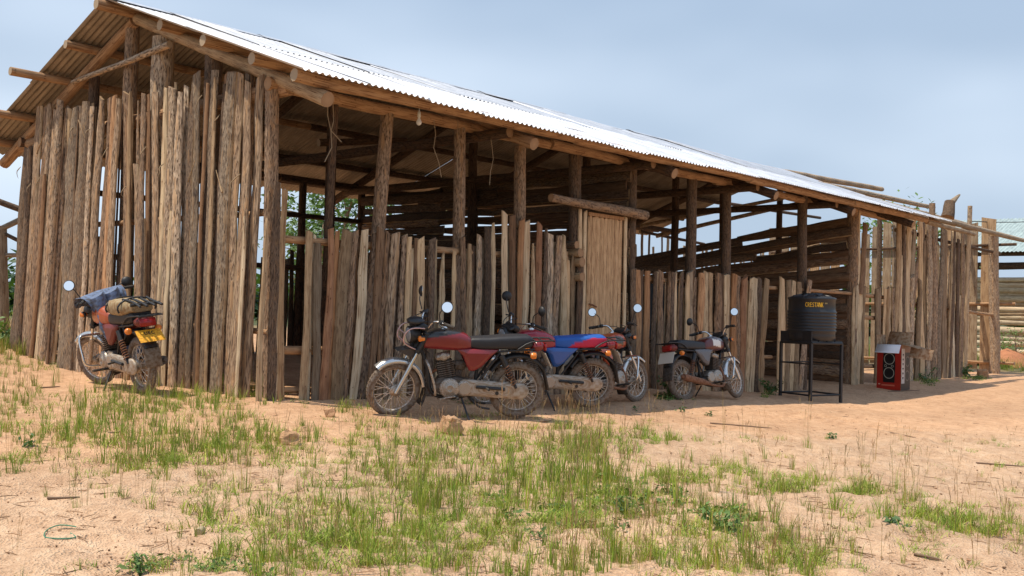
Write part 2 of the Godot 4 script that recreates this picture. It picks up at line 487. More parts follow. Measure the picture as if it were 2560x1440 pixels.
# ---------------------------------------------------------------- scene
func _ready() -> void:
	# camera
	cam_fwd = Vector3(sin(YAW) * cos(PITCH), sin(PITCH), -cos(YAW) * cos(PITCH))
	var r0 := Vector3(cos(YAW), 0, sin(YAW))
	var u0 := r0.cross(cam_fwd)
	cam_right = r0 * cos(ROLL) + u0 * sin(ROLL)
	cam_up = -r0 * sin(ROLL) + u0 * cos(ROLL)
	var cam := Camera3D.new()
	cam.transform = Transform3D(Basis(cam_right, cam_up, -cam_fwd), EYE)
	cam.fov = rad_to_deg(2.0 * atan(720.0 / FOCAL))
	cam.near = 0.05
	cam.far = 2000.0
	add_child(cam)
	cam.current = true
	# sky and air
	var env := Environment.new()
	env.background_mode = Environment.BG_SKY
	var sky := Sky.new()
	var sm := ProceduralSkyMaterial.new()
	sm.sky_top_color = Color(0.63, 0.735, 0.88)
	sm.sky_horizon_color = Color(0.745, 0.82, 0.895)
	sm.sky_curve = 0.4
	sm.ground_bottom_color = Color(0.36, 0.27, 0.2)
	sm.ground_horizon_color = Color(0.62, 0.70, 0.78)
	sm.sun_angle_max = 20.0
	sm.sky_cover = thin_clouds()
	sm.sky_cover_modulate = Color(1, 1, 1, 1)
	sky.sky_material = sm
	env.sky = sky
	env.tonemap_mode = Environment.TONE_MAPPER_LINEAR
	env.tonemap_exposure = 1.0
	env.sdfgi_enabled = true
	env.ssao_enabled = true
	env.ssil_enabled = true
	var we := WorldEnvironment.new()
	we.environment = env
	add_child(we)
	# sun: high, behind and to the gable side of the shed
	var sun := DirectionalLight3D.new()
	sun.name = "sun"
	sun.light_energy = 1.5
	sun.light_color = Color(1.0, 0.95, 0.87)
	sun.light_angular_distance = 0.5
	sun.shadow_enabled = true
	add_child(sun)
	sun.look_at_from_position(Vector3.ZERO, Vector3(1.24, -3.43, 0.64), Vector3.UP)
	make_materials()
	print("materials ", Time.get_ticks_msec())
	build_ground()
	print("ground ", Time.get_ticks_msec())
	build_shed()
	print("shed ", Time.get_ticks_msec())
	build_surroundings()
	print("surroundings ", Time.get_ticks_msec())
	build_motorcycles()
	print("motorcycles ", Time.get_ticks_msec())
	build_props()
	build_plants()
	print("done ", Time.get_ticks_msec())

func thin_clouds() -> ImageTexture:
	var w := 512
	var h := 256
	var f := FastNoiseLite.new()
	f.seed = 3
	f.frequency = 1.1
	f.fractal_octaves = 5
	var by := PackedByteArray()
	by.resize(w * h * 4)
	for y in h:
		var la := (0.5 - (y + 0.5) / h) * PI
		for x in w:
			var lo := TAU * x / w
			var v := f.get_noise_3d(cos(la) * cos(lo), sin(la) * 3.5, cos(la) * sin(lo))
			var a := clampf(v * 1.1 + 0.22, 0.0, 1.0) * clampf(sin(la) * 8.0 + 0.4, 0.0, 1.0)
			var i := 4 * (y * w + x)
			by[i] = 150; by[i + 1] = 150; by[i + 2] = 148
			by[i + 3] = int(a * 255)
	return ImageTexture.create_from_image(Image.create_from_data(w, h, false, Image.FORMAT_RGBA8, by))

func build_ground() -> void:
	var xs := spread(-6.5, 11.0, 0.07, 1.14, 700.0)
	var zs := spread(-3.0, 8.6, 0.07, 1.14, 700.0)
	var bump := FastNoiseLite.new()
	bump.seed = 8
	bump.frequency = 1.6
	bump.fractal_octaves = 4
	var clod := FastNoiseLite.new()
	clod.seed = 9
	clod.frequency = 4.5
	clod.fractal_octaves = 2
	var tone := FastNoiseLite.new()
	tone.seed = 10
	tone.frequency = 0.35
	tone.fractal_octaves = 4
	var ruts := []
	for line in [[[1960, 1040], [2120, 1052], [2300, 1078], [2560, 1118]], [[2190, 1002], [2330, 1022], [2560, 1052]], [[1990, 1030], [2160, 1062], [2360, 1108], [2560, 1150]]]:
		var pl := []
		for q in line:
			var g := ground_at(q[0], q[1])
			pl.append(Vector2(g.x, g.z))
		ruts.append(pl)
	var nx := xs.size()
	var nz := zs.size()
	var v := PackedVector3Array(); v.resize(nx * nz)
	var nn := PackedVector3Array(); nn.resize(nx * nz)
	var uv := PackedVector2Array(); uv.resize(nx * nz)
	var co := PackedColorArray(); co.resize(nx * nz)
	for j in nz:
		for i in nx:
			var x: float = xs[i]
			var z: float = zs[j]
			var far := clampf((Vector2(x - 1, z - 3).length() - 9.0) / 8.0, 0.0, 1.0)
			# trodden track in front of the shed is smoother than the tufted ground before it
			var track := clampf((3.0 - z + 0.12 * x) / 1.2, 0.0, 1.0) if x < 4.0 else clampf((4.6 - z + 0.25 * (x - 4.0)) / 1.5, 0.0, 1.0)
			var y := level(x, z) + (bump.get_noise_2d(x, z) * 0.045 + clod.get_noise_2d(x, z) * 0.030) * lerpf(1.0, 0.35, track) * lerpf(1.0, 0.3, far)
			if x > 2.5 and x < 20.0 and z > 1.5 and z < 7.5:
				for pl in ruts:
					var dm := 9.0
					for k in pl.size() - 1:
						dm = minf(dm, Geometry2D.get_closest_point_to_segment(Vector2(x, z), pl[k], pl[k + 1]).distance_to(Vector2(x, z)))
					dm += bump.get_noise_2d(x * 0.6, z * 0.6) * 0.12
					y += -0.028 * exp(-pow(dm / 0.09, 2.0)) + 0.016 * exp(-pow((dm - 0.22) / 0.09, 2.0))
			v[j * nx + i] = Vector3(x, y, z)
			uv[j * nx + i] = Vector2(x + 0.06 * bump.get_noise_2d(z * 0.4, x * 0.4), z)
			var t := tone.get_noise_2d(x, z)
			var sand := Color(0.67, 0.64, 0.59).lerp(Color(0.73, 0.635, 0.535), track)
			var green := clampf((Vector2(x - 6, z + 3).length() - 14.0) / 10.0, 0.0, 1.0) if z < -1.0 or x < -8.0 or x > 26.0 else 0.0
			var c := sand * (1.0 + 0.22 * t)
			c = c.lerp(Color(0.10, 0.17, 0.07) * (1.0 + 0.5 * t), green)
			c.a = 1.0
			co[j * nx + i] = c
	for j in nz:
		for i in nx:
			var a := v[j * nx + mini(i + 1, nx - 1)] - v[j * nx + maxi(i - 1, 0)]
			var b := v[mini(j + 1, nz - 1) * nx + i] - v[maxi(j - 1, 0) * nx + i]
			nn[j * nx + i] = b.cross(a).normalized()
	var idx := PackedInt32Array(); idx.resize((nx - 1) * (nz - 1) * 6)
	var q := 0
	for j in nz - 1:
		for i in nx - 1:
			var a := j * nx + i
			for e in [a, a + 1, a + nx + 1, a, a + nx + 1, a + nx]:
				idx[q] = e
				q += 1
	var arr := []
	arr.resize(Mesh.ARRAY_MAX)
	arr[Mesh.ARRAY_VERTEX] = v
	arr[Mesh.ARRAY_NORMAL] = nn
	arr[Mesh.ARRAY_TEX_UV] = uv
	arr[Mesh.ARRAY_COLOR] = co
	arr[Mesh.ARRAY_INDEX] = idx
	var me := ArrayMesh.new()
	me.add_surface_from_arrays(Mesh.PRIMITIVE_TRIANGLES, arr)
	me.surface_set_material(0, M.soil)
	var o := put("ground", me)
	o.set_meta("kind", "structure")
func spread(a: float, b: float, step: float, grow: float, far: float) -> Array:
	var out := []
	var x := a
	while x <= b:
		out.append(x)
		x += step
	var d := step * grow
	while x < far:
		out.append(x)
		x += d
		d *= grow
	d = step * grow
	x = a - d
	while x > -far:
		out.push_front(x)
		d *= grow
		x -= d
	return out

# ---------------------------------------------------------------- timber
# a split slab ("slab"), a sawn board ("board") or a round pole ("pole") from foot to head, its face turned to nrm
func plank(called: String, par: Node, a: Vector3, b: Vector3, w: float, nrm: Vector3, m: Material, style := "slab", bend := Vector3.ZERO, point := 0.0) -> MeshInstance3D:
	var st := new_st()
	var ax := (b - a).normalized()
	var side := ax.cross(nrm).normalized()
	var out := side.cross(ax).normalized()
	var len_ := a.distance_to(b)
	var nr := clampi(int(len_ / 0.28) + 2, 4, 10)
	var rings := []
	var drift := Vector2.ZERO
	var slant := rng.randf_range(-0.5, 0.5) * w * (1.0 if style != "pole" else 0.4)
	var thick := w * rng.randf_range(0.16, 0.32)
	var ph := rng.randf() * TAU
	var fq := rng.randf_range(1.0, 2.4)
	var keep := 1.0
	for i in nr:
		var t := float(i) / (nr - 1)
		drift += Vector2(rng.randf_range(-1, 1), rng.randf_range(-0.6, 0.6)) * 0.09 * w
		var c := a.lerp(b, t) + bend * (4.0 * t * (1.0 - t)) + side * (drift.x + sin(ph + t * fq * 3.0) * 0.06 * w) * (0.12 if style == "board" else 1.0) + out * drift.y * (0.1 if style == "board" else 1.0)
		keep = clampf(keep + rng.randf_range(-0.14, 0.12), 0.72, 1.12)
		if style == "board": keep = clampf(keep, 0.98, 1.02)
		var ww := w * keep * (lerpf(1.04, 0.94, t) if style != "board" else 1.0)
		if point > 0.0 and i == nr - 1: ww *= 1.0 - point
		var r := PackedVector3Array()
		var up := ax * slant if i == nr - 1 else Vector3.ZERO
		if style == "board":
			var th := 0.022
			for q in [[-0.5, 0.0], [-0.5, 1.0], [-0.47, 1.25], [0.47, 1.25], [0.5, 1.0], [0.5, 0.0]]:
				r.append(c + side * q[0] * ww + out * th * q[1] + up * q[0])
		elif style == "pole":
			for k in 8:
				var an := TAU * k / 8.0
				var rr := ww * 0.5 * (1.0 + rng.randf_range(-0.05, 0.05))
				r.append(c + side * cos(an) * rr + out * sin(an) * rr + up * cos(an) * 0.5)
		else:
			for q in [[-0.42, 0.0], [-0.5, 0.28], [-0.40, 0.68], [-0.16, 0.96], [0.14, 1.0], [0.38, 0.72], [0.5, 0.3], [0.43, 0.0]]:
				var j := rng.randf_range(0.76, 1.2)
				r.append(c + side * q[0] * ww * lerpf(1.0, j, 0.35) + out * thick * q[1] * j + up * q[0])
		rings.append(r)
	if style == "slab" and m in M.barks and rng.randf() < 0.6:
		# split face: pale wood shows along the edge where the log was riven
		var e := 5 if rng.randf() < 0.5 else 0
		var face := []
		var edge := []
		for r in rings:
			var n: int = r.size()
			var fr := PackedVector3Array()
			var er := PackedVector3Array()
			if e == 5:
				for q in [0, 1, 2, 3, 4, 5]: fr.append(r[q])
				for q in [5, 6, 7, 0]: er.append(r[q])
			else:
				for q in [2, 3, 4, 5, 6, 7]: fr.append(r[q])
				for q in [7, 0, 1, 2]: er.append(r[q])
			face.append(fr)
			edge.append(er)
		var st2 := new_st()
		loft(st, face, false, false, false, Vector2(rng.randf() * 7.0, rng.randf() * 7.0))
		loft(st2, edge, false, false, false, Vector2(rng.randf() * 7.0, rng.randf() * 7.0))
		cap_only(st2, rings[rings.size() - 1])
		return obj(called, st, m, par, st2, M.peel_tan if rng.randf() < 0.6 else M.peel_pale)
	loft(st, rings, true, true, true, Vector2(rng.randf() * 7.0, rng.randf() * 7.0))
	return obj(called, st, m, par)
func cap_only(st: SurfaceTool, ring: PackedVector3Array) -> void:
	st.set_smooth_group(2)
	var c := Vector3.ZERO
	for q in ring: c += q
	c /= ring.size()
	for k in ring.size():
		tri(st, c, ring[k], ring[(k + 1) % ring.size()], Vector2(0.3, 0.3), Vector2(0.32, 0.3), Vector2(0.3, 0.32))
# a log with sawn ends; thickness in metres at both ends
func timber(called: String, par: Node, a: Vector3, b: Vector3, r0: float, r1: float, m: Material, endm: Material, wob := 0.25, sag := 0.0) -> MeshInstance3D:
	var st := new_st()
	var caps := new_st()
	var nr := clampi(int(a.distance_to(b) / 0.5) + 2, 4, 14)
	var ax := (b - a).normalized()
	var u := ax.cross(Vector3.UP if absf(ax.y) < 0.9 else Vector3.RIGHT).normalized()
	var v := ax.cross(u)
	var rings := []
	var d := Vector2.ZERO
	for i in nr:
		var t := float(i) / (nr - 1)
		if i > 0 and i < nr - 1: d += Vector2(rng.randf_range(-1, 1), rng.randf_range(-1, 1)) * wob * r0 * 0.5
		d *= 0.8
		var c := a.lerp(b, t) + u * d.x + v * d.y - Vector3.UP * sag * 4.0 * t * (1.0 - t)
		var r := lerpf(r0, r1, t)
		var ring := PackedVector3Array()
		for k in 10:
			var an := TAU * k / 10.0
			var rr := r * (1.0 + rng.randf_range(-0.05, 0.05))
			ring.append(c + u * cos(an) * rr + v * sin(an) * rr)
		rings.append(ring)
	loft(st, rings, true, true, true, Vector2(rng.randf() * 5.0, rng.randf() * 5.0), caps)
	return obj(called, st, m, par, caps, endm)
func curl(par: Node, a: Vector3, out: Vector3, down: float) -> void:    # a loose strip of bark
	var st := new_st()
	var pts := []
	for i in 6:
		var t := i / 5.0
		pts.append(a + out * (sin(t * 2.4) * 0.07) + Vector3(rng.randf_range(-0.01, 0.01), -down * t, rng.randf_range(-0.02, 0.02)))
	tube(st, pts, [0.004, 0.008, 0.007, 0.006, 0.005, 0.002], 4)
	obj("bark_strip", st, M.bast, par)

# corrugated sheet in the roof plane: x along the eave, s up the slope; z0,y0 the lower edge, dz,dy the run to the upper edge
func sheet(par: Node, x0: float, x1: float, lo: Vector3, hi: Vector3, m: Material, pitch := 0.085, amp := 0.0115, sag := 0.0) -> void:
	var st := new_st()
	var nx := int((x1 - x0) / pitch * 8.0)
	var up := (hi - lo).normalized()
	var n := Vector3(1, 0, 0).cross(up)
	if n.y < 0: n = -n
	var seg := 4
	var rows := []
	var jl := rng.randf_range(-0.006, 0.008)
	var jr := rng.randf_range(-0.006, 0.008)
	var ju := rng.randf_range(-0.004, 0.014)
	for s in seg + 1:
		var t := float(s) / seg
		var r := PackedVector3Array()
		for i in nx + 1:
			var k := float(i) / nx
			var x := lerpf(x0, x1, k)
			r.append(Vector3(x, 0, 0) + lo.lerp(hi, t) + n * (amp * cos(x / pitch * TAU) + lerpf(jl, jr, k) + ju * t + sag * sin(t * PI) * 0.01))
		rows.append(r)
	loft(st, rows, false, false, false, Vector2(rng.randf() * 3.0, rng.randf() * 3.0))
	obj("roof_sheet", st, m, par)

func build_shed() -> void:
	rng.seed = 5
	var sh := base("timber_shed")
	tag(sh, "long timber shed of split poles under a corrugated steel roof", "shed")
	# posts along the open front: picture position of head and foot
	for p in [[681, 216, 676, 985, 0.075, "bark_brown"], [838, 250, 815, 700, 0.045, "log_shaded"], [967, 284, 936, 700, 0.082, "bark_brown"], [1150, 320, 1147, 985, 0.078, "bark_brown"], [1300, 366, 1297, 985, 0.085, "bark_brown"], [1437, 385, 1428, 980, 0.095, "bark_dark"], [1580, 412, 1568, 965, 0.075, "bark_dark"], [1730, 445, 1722, 970, 0.09, "bark_dark"], [1817, 460, 1812, 973, 0.085, "bark_dark"], [2008, 490, 2004, 972, 0.10, "bark_dark"], [2132, 520, 2123, 955, 0.13, "bark_brown"]]:
		var head := fp(p[0], p[1], -0.04)
		var foot := fp(p[2], p[3], -0.04)
		foot = foot + (foot - head).normalized() * 0.08
		timber("post", sh, foot, head, p[4] * 1.06, p[4], M[p[5]], M.end_grain)
	# posts inside: ridge line and rear wall
	for x in [3.25, 6.4, 9.7, 13.0]:
		timber("post", sh, onto(x, -3.32) - Vector3(0, 0.1, 0), Vector3(x, 4.62, -3.32), 0.09, 0.08, M.log_shaded, M.end_grain)
	for x in [0.1, 1.7, 3.3, 5.1, 6.6, 8.2, 9.9, 11.6, 13.3, 15.1]:
		timber("post", sh, onto(x, -6.65) - Vector3(0, 0.1, 0), Vector3(x + rng.randf_range(-0.06, 0.06), 3.33, -6.65), 0.085, 0.075, M.log_shaded, M.end_grain)
	for x in [15.1, 18.0]:
		timber("post", sh, onto(x, -3.3) - Vector3(0, 0.1, 0), Vector3(x, 4.6, -3.3), 0.09, 0.08, M.log_shaded, M.end_grain)
	# gable posts: centre, beside it, towards the rear, the bundle under the rafter
	for p in [[333, 52, -3.33, 0.10, "bark_brown"], [410, 95, -2.47, 0.15, "bark_grey"], [237, 190, -4.42, 0.075, "log_shaded"], [535, 140, -1.28, 0.115, "bark_dark"], [627, 168, -0.50, 0.06, "bark_brown"]]:
		var head := gp(p[0], p[1], 0.06)
		timber("post", sh, onto(0.06, head.z) - Vector3(0, 0.1, 0), head, p[3], p[3] * 0.92, M[p[4]], M.end_grain)
	timber("post", sh, onto(0.02, -6.62) - Vector3(0, 0.1, 0), Vector3(0.02, 3.9, -6.55), 0.05, 0.04, M.log_shaded, M.end_grain)
	# beams
	timber("wall_plate", sh, Vector3(0.05, 3.36, 0.17), Vector3(0.02, 3.36, -6.98), 0.085, 0.095, M.log_peeled, M.end_grain)
	var xs := [-0.12, 4.6, 9.2, 13.4, 18.2]
	for i in 4:
		timber("wall_plate", sh, Vector3(xs[i], 3.40, -0.02 + (i % 2) * 0.05), Vector3(xs[i + 1] + 0.15, 3.40, -0.02 + (i % 2) * 0.05), 0.075, 0.065, M.log_peeled, M.end_grain, 0.55)
		timber("wall_plate", sh, Vector3(xs[i], 3.38, -6.65), Vector3(xs[i + 1] + 0.15, 3.38, -6.65), 0.075, 0.065, M.log_shaded, M.end_grain, 0.3)
	# rafters and tie beams
	var rx := [0.0, 3.25, 6.5, 9.75, 13.0, 16.2]
	for i in 6:
		var wood: Material = M.log_peeled if i < 2 else M.log_shaded
		timber("rafter", sh, Vector3(rx[i], 4.70, -3.25), Vector3(rx[i], 3.13, 0.90), 0.07, 0.082, M.peel_tan if i == 0 else wood, M.end_grain, 0.1)
		timber("rafter", sh, Vector3(rx[i] + 0.03, 4.70, -3.38), Vector3(rx[i], 3.13, -7.52), 0.075, 0.085, M.log_peeled if i == 0 else M.log_shaded, M.end_grain, 0.1)
		if i > 0 and i < 5:
			timber("tie_beam", sh, Vector3(rx[i] - 0.16, 3.28, 0.62), Vector3(rx[i] - 0.16, 3.30, -6.9), 0.07, 0.07, M.log_shaded, M.end_grain, 0.15)
	# purlins under the sheets, in lengths
	var cuts := [-0.36, 4.2, 8.9, 13.2, 18.0]
	for z in [[-2.03, 4.345], [-0.94, 3.965], [0.01, 3.62], [0.80, 3.335]]:
		for i in 4:
			var front: bool = z[0] > 0.5
			timber("purlin", sh, Vector3(cuts[i] + rng.randf_range(-0.03, 0.03), z[1], z[0]), Vector3(cuts[i + 1] + 0.1, z[1], z[0] + rng.randf_range(-0.02, 0.02)), 0.068, 0.058, M.log_peeled if front or i == 0 else M.log_shaded, M.end_pale, 0.4)
	for i in 4:
		timber("ridge_pole", sh, Vector3([-0.52, 4.2, 8.9, 13.2, 18.4][i], 4.80, -3.34), Vector3([-0.4, 4.3, 9.0, 13.3, 18.6][i + 1], 4.80, -3.34), 0.07, 0.062, M.log_peeled if i == 0 else M.log_shaded, M.end_pale, 0.16)
	for z in [[-4.35, 4.45, -0.46], [-5.20, 4.13, -0.84], [-6.35, 3.72, -0.75], [-7.2, 3.42, -0.60]]:
		for i in 4:
			timber("purlin", sh, Vector3(cuts[i] if i > 0 else z[2], z[1], z[0]), Vector3(cuts[i + 1] + 0.1, z[1], z[0]), 0.06, 0.055, M.log_peeled if i == 0 else M.log_shaded, M.end_pale, 0.16)
	# the frame runs on past the last sheets, over the pen
	for q in [[17.9, 4.86, -3.34, 24.9, 5.12, -3.32, 0.085], [17.6, 4.40, -2.03, 25.8, 4.56, -2.03, 0.075], [17.4, 3.99, -0.94, 27.8, 3.94, -0.94, 0.075], [17.4, 3.64, 0.01, 28.0, 3.61, 0.01, 0.075], [17.3, 3.30, 0.80, 20.6, 3.24, 0.82, 0.06], [18.1, 3.47, 0.62, 25.1, 3.42, 0.70, 0.07], [19.8, 3.50, -0.3, 24.0, 4.0, -1.1, 0.05]]:
		timber("purlin", sh, Vector3(q[0], q[1], q[2]), Vector3(q[3], q[4], q[5]), q[6], q[6] * 0.85, M.bark_grey if q[6] > 0.07 else M.weathered, M.end_grain, 0.22)
	# roof sheets: two courses on each slope
	var x := -0.42
	var k := 0
	while x < 17.6:
		var w := 0.90
		var lift := 0.006 * (k % 2)
		var drop := rng.randf_range(-0.03, 0.03) + 0.03 * sin(x * 0.5)
		var bow := -0.045 * sin(clampf(x / 8.5, 0, 1) * PI) + 0.03 * clampf((x - 9.0) / 9.0, 0, 1)
		sheet(sh, x, x + w, Vector3(0, 3.345 + lift + bow - drop * 0.36, 1.04 + drop), Vector3(0, 4.16 + lift, -1.28), M.steel_sheet)
		sheet(sh, x, x + w, Vector3(0, 4.090 + lift, -1.06), Vector3(0, 4.895 + lift + rng.randf_range(-0.012, 0.03), -3.33), M.steel_grey)
		sheet(sh, x, x + w, Vector3(0, 3.30 + lift, -7.72 + drop), Vector3(0, 4.12 + lift, -5.42), M.steel_shaded)
		sheet(sh, x, x + w, Vector3(0, 4.085 + lift, -5.58), Vector3(0, 4.885 + lift, -3.31), M.steel_shaded)
		x += 0.845
		k += 1
	for i in 8:
		var st := new_st()
		var c0 := -0.44 + i * 2.30
		var a0 := rng.randf_range(-0.015, 0.02)
		var rr := []
		for e in [c0, c0 + 2.36]:
			rr.append(PackedVector3Array([Vector3(e, 4.84 + a0, -3.10), Vector3(e, 4.905 + a0, -3.24), Vector3(e, 4.925 + a0, -3.32), Vector3(e, 4.905 + a0, -3.40), Vector3(e, 4.84 + a0, -3.54)]))
		loft(st, rr, false, false, false)
		obj("ridge_cap", st, M.steel_grey, sh)
	# gable wall: split poles nailed upright. head x,y, foot x,y, width in the picture, kind
	var gable := [[72, 370, 36, 858, 13, "n"], [79, 371, 45, 860, 11, "n"], [88, 360, 53, 860, 10, "n"], [96, 265, 59, 862, 6, "n"], [107, 267, 66, 866, 16, "b"], [123, 267, 76, 870, 12, "n"], [134, 265, 88, 874, 14, "b"], [143, 275, 101, 884, 10, "b"], [155, 250, 110, 903, 13, "b"], [168, 268, 119, 905, 9, "n"],
		[180, 271, 131, 912, 11, "k"], [189, 271, 155, 910, 17, "g"], [200, 265, 165, 912, 9, "b"], [211, 254, 174, 915, 15, "b"], [226, 265, 187, 920, 13, "n"], [238, 267, 200, 923, 11, "b"], [261, 244, 221, 930, 17, "b"], [275, 246, 239, 933, 14, "n"], [289, 245, 255, 935, 12, "o"], [302, 248, 270, 938, 13, "b"], [313, 233, 300, 945, 13, "n"], [329, 233, 318, 948, 10, "t"], [344, 410, 335, 949, 11, "b"],
		[366, 234, 350, 950, 13, "n"], [376, 236, 365, 952, 10, "o"], [386, 230, 379, 954, 13, "b"], [414, 220, 391, 956, 10, "k"], [431, 220, 404, 957, 18, "b"], [441, 206, 419, 958, 8, "t"], [456, 232, 432, 960, 16, "b"], [467, 214, 441, 962, 10, "b"], [486, 209, 453, 965, 11, "n"], [500, 186, 467, 967, 20, "g"], [519, 200, 494, 958, 17, "d"], [532, 300, 508, 965, 8, "n"], [540, 175, 511, 967, 15, "b"], [563, 186, 524, 970, 14, "o"], [580, 181, 541, 972, 22, "g"], [600, 184, 566, 975, 16, "b"], [622, 205, 584, 986, 19, "b"], [641, 195, 608, 990, 23, "g"]]
	var i := 0
	for g in gable:
		var px := -0.10 - 0.035 * (i % 2) - rng.randf() * 0.02
		var head := gp(g[0], g[1], px)
		var foot := gp(g[2], g[3], px - 0.03)
		var w := absf(gp(g[0] + g[4] * 0.5, g[1], px).z - gp(g[0] - g[4] * 0.5, g[1], px).z) * 1.1
		foot.y = minf(foot.y, level(foot.x, foot.z)) - 0.05
		plank("plank", sh, foot, head, w, Vector3(-1, 0, 0.15), sort(g[5]), "slab", Vector3(0, 0, rng.randf_range(-0.03, 0.06)), [0.0, 0.5, 0.0, 0.2, 0.35][i % 5])
		# slimmer splits filling the joints, on either face
		if i > 3 and i % 3 != 1:
			var up: float = rng.randf_range(0.0, 0.55) if rng.randf() < 0.6 else rng.randf_range(0.0, 0.06)
			var sx := px + (0.055 if rng.randf() < 0.6 else -0.045)
			var side := Vector3(0, 0, w * 0.62)
			var h2 := head.lerp(foot, up) + side
			var f2 := foot + side * rng.randf_range(0.8, 1.1)
			h2.x = sx; f2.x = sx - 0.02
			plank("plank", sh, f2, h2, w * rng.randf_range(0.35, 0.6), Vector3(-1, 0, 0.1), sort("nktokdmw"[rng.randi() % 8]), "slab", Vector3(0, 0, rng.randf_range(-0.03, 0.03)), rng.randf_range(0.2, 0.8))
		if i % 3 == 0: curl(sh, head.lerp(foot, rng.randf_range(0.05, 0.5)) + Vector3(-w * 0.4, 0, 0), Vector3(-1, 0, rng.randf_range(-0.6, 0.6)), rng.randf_range(0.12, 0.3))
		i += 1
	# rails behind the gable planks, the slanting brace and the stick across the eave
	for r in [[2.0, -0.02], [0.7, -0.02]]:
		timber("rail", sh, Vector3(r[1], r[0], 0.0), Vector3(r[1], r[0] + 0.05, -6.7), 0.035, 0.04, M.log_peeled, M.end_pale)
	timber("brace", sh, gp(182, 206, -0.09), gp(424, 110, -0.09), 0.032, 0.045, M.bark_grey, M.end_pale, 0.6)
	for s in [[92, 385, 118, 312], [196, 300, 212, 345], [470, 455, 488, 400], [555, 480, 540, 425]]:
		var st := new_st()
		tube(st, [gp(s[0], s[1], -0.22), gp(s[2], s[3], -0.20)], [0.012, 0.004], 4)
		obj("splinter", st, M.peel_tan, sh)
	# corner boards and pickets of the long wall
	var pick := [[668, 548, 648, 996, 19, "t", 0.6], [690, 455, 677, 996, 25, "d", 0.3], [712, 474, 704, 996, 17, "t", 0.0],
		[780, 580, 755, 991, 17, "t", 0.0], [798, 608, 784, 991, 17, "e", 0.3], [827, 571, 805, 992, 17, "r", 0.0], [841, 577, 820, 992, 12, "o", 0.2], [870, 579, 845, 991, 21, "t", 0.0], [890, 578, 862, 990, 19, "n", 0.0], [909, 574, 880, 990, 17, "w", 0.0], [935, 578, 900, 992, 19, "d", 0.0], [951, 574, 921, 988, 17, "m", 0.0], [968, 581, 942, 986, 17, "n", 0.4], [989, 583, 966, 986, 17, "g", 0.0], [1006, 587, 988, 986, 16, "n", 0.0], [1021, 592, 1008, 986, 10, "k", 0.0],
		[1044, 596, 1027, 986, 14, "m", 0.0], [1060, 596, 1046, 986, 18, "k", 0.0], [1080, 597, 1073, 986, 16, "d", 0.0], [1098, 634, 1090, 986, 14, "k", 0.7], [1130, 628, 1127, 986, 11, "k", 0.3], [1145, 640, 1143, 986, 13, "d", 0.2], [1160, 594, 1158, 986, 13, "n", 0.3], [1178, 610, 1174, 986, 11, "t", 0.3], [1195, 589, 1192, 986, 16, "g", 0.0], [1217, 568, 1212, 986, 15, "d", 0.0], [1232, 557, 1228, 986, 12, "k", 0.6],
		[1259, 531, 1258, 986, 14, "w", 0.0], [1280, 539, 1276, 986, 13, "m", 0.0], [1296, 549, 1294, 986, 15, "o", 0.0], [1313, 553, 1310, 986, 14, "w", 0.0], [1325, 608, 1323, 986, 9, "t", 0.5], [1342, 560, 1338, 984, 15, "r", 0.0], [1360, 571, 1355, 984, 11, "d", 0.4], [1377, 586, 1371, 983, 16, "g", 0.0], [1396, 589, 1388, 983, 17, "n", 0.0], [1410, 592, 1402, 982, 14, "k", 0.5], [1421, 650, 1415, 982, 10, "k", 0.3], [1433, 622, 1427, 981, 10, "t", 0.6], [1445, 629, 1438, 981, 12, "d", 0.3], [1453, 523, 1448, 981, 11, "k", 0.2],
		[1583, 672, 1578, 969, 12, "n", 0.0], [1595, 675, 1590, 969, 12, "o", 0.0], [1605, 676, 1601, 969, 10, "m", 0.0], [1617, 677, 1614, 970, 13, "o", 0.0], [1636, 680, 1634, 970, 10, "d", 0.0], [1644, 680, 1642, 970, 8, "k", 0.0], [1656, 679, 1651, 971, 14, "n", 0.0], [1670, 680, 1666, 971, 14, "n", 0.0], [1681, 681, 1677, 971, 10, "d", 0.0], [1689, 681, 1686, 971, 9, "k", 0.2], [1702, 683, 1699, 971, 12, "d", 0.3], [1714, 690, 1711, 971, 10, "k", 0.4], [1727, 679, 1724, 971, 14, "e", 0.0], [1749, 682, 1746, 972, 12, "o", 0.0], [1764, 681, 1760, 972, 13, "k", 0.0], [1776, 682, 1773, 972, 10, "t", 0.0], [1789, 683, 1786, 973, 12, "n", 0.0], [1802, 686, 1800, 973, 12, "m", 0.0], [1811, 687, 1809, 973, 7, "k", 0.0], [1822, 687, 1818, 974, 12, "w", 0.0], [1834, 687, 1830, 974, 12, "o", 0.0], [1845, 690, 1841, 975, 12, "n", 0.0], [1859, 693, 1853, 975, 13, "r", 0.0], [1876, 695, 1866, 976, 9, "k", 0.0], [1885, 696, 1877, 977, 10, "w", 0.0], [1897, 696, 1889, 978, 11, "d", 0.0], [1913, 697, 1898, 978, 12, "t", 0.0],
		[1955, 697, 1949, 974, 14, "k", 0.0], [1970, 700, 1963, 974, 13, "t", 0.0], [1982, 703, 1975, 974, 10, "k", 0.0], [1993, 705, 1986, 974, 10, "t", 0.0], [2018, 700, 1998, 973, 9, "n", 0.0]]
	i = 0
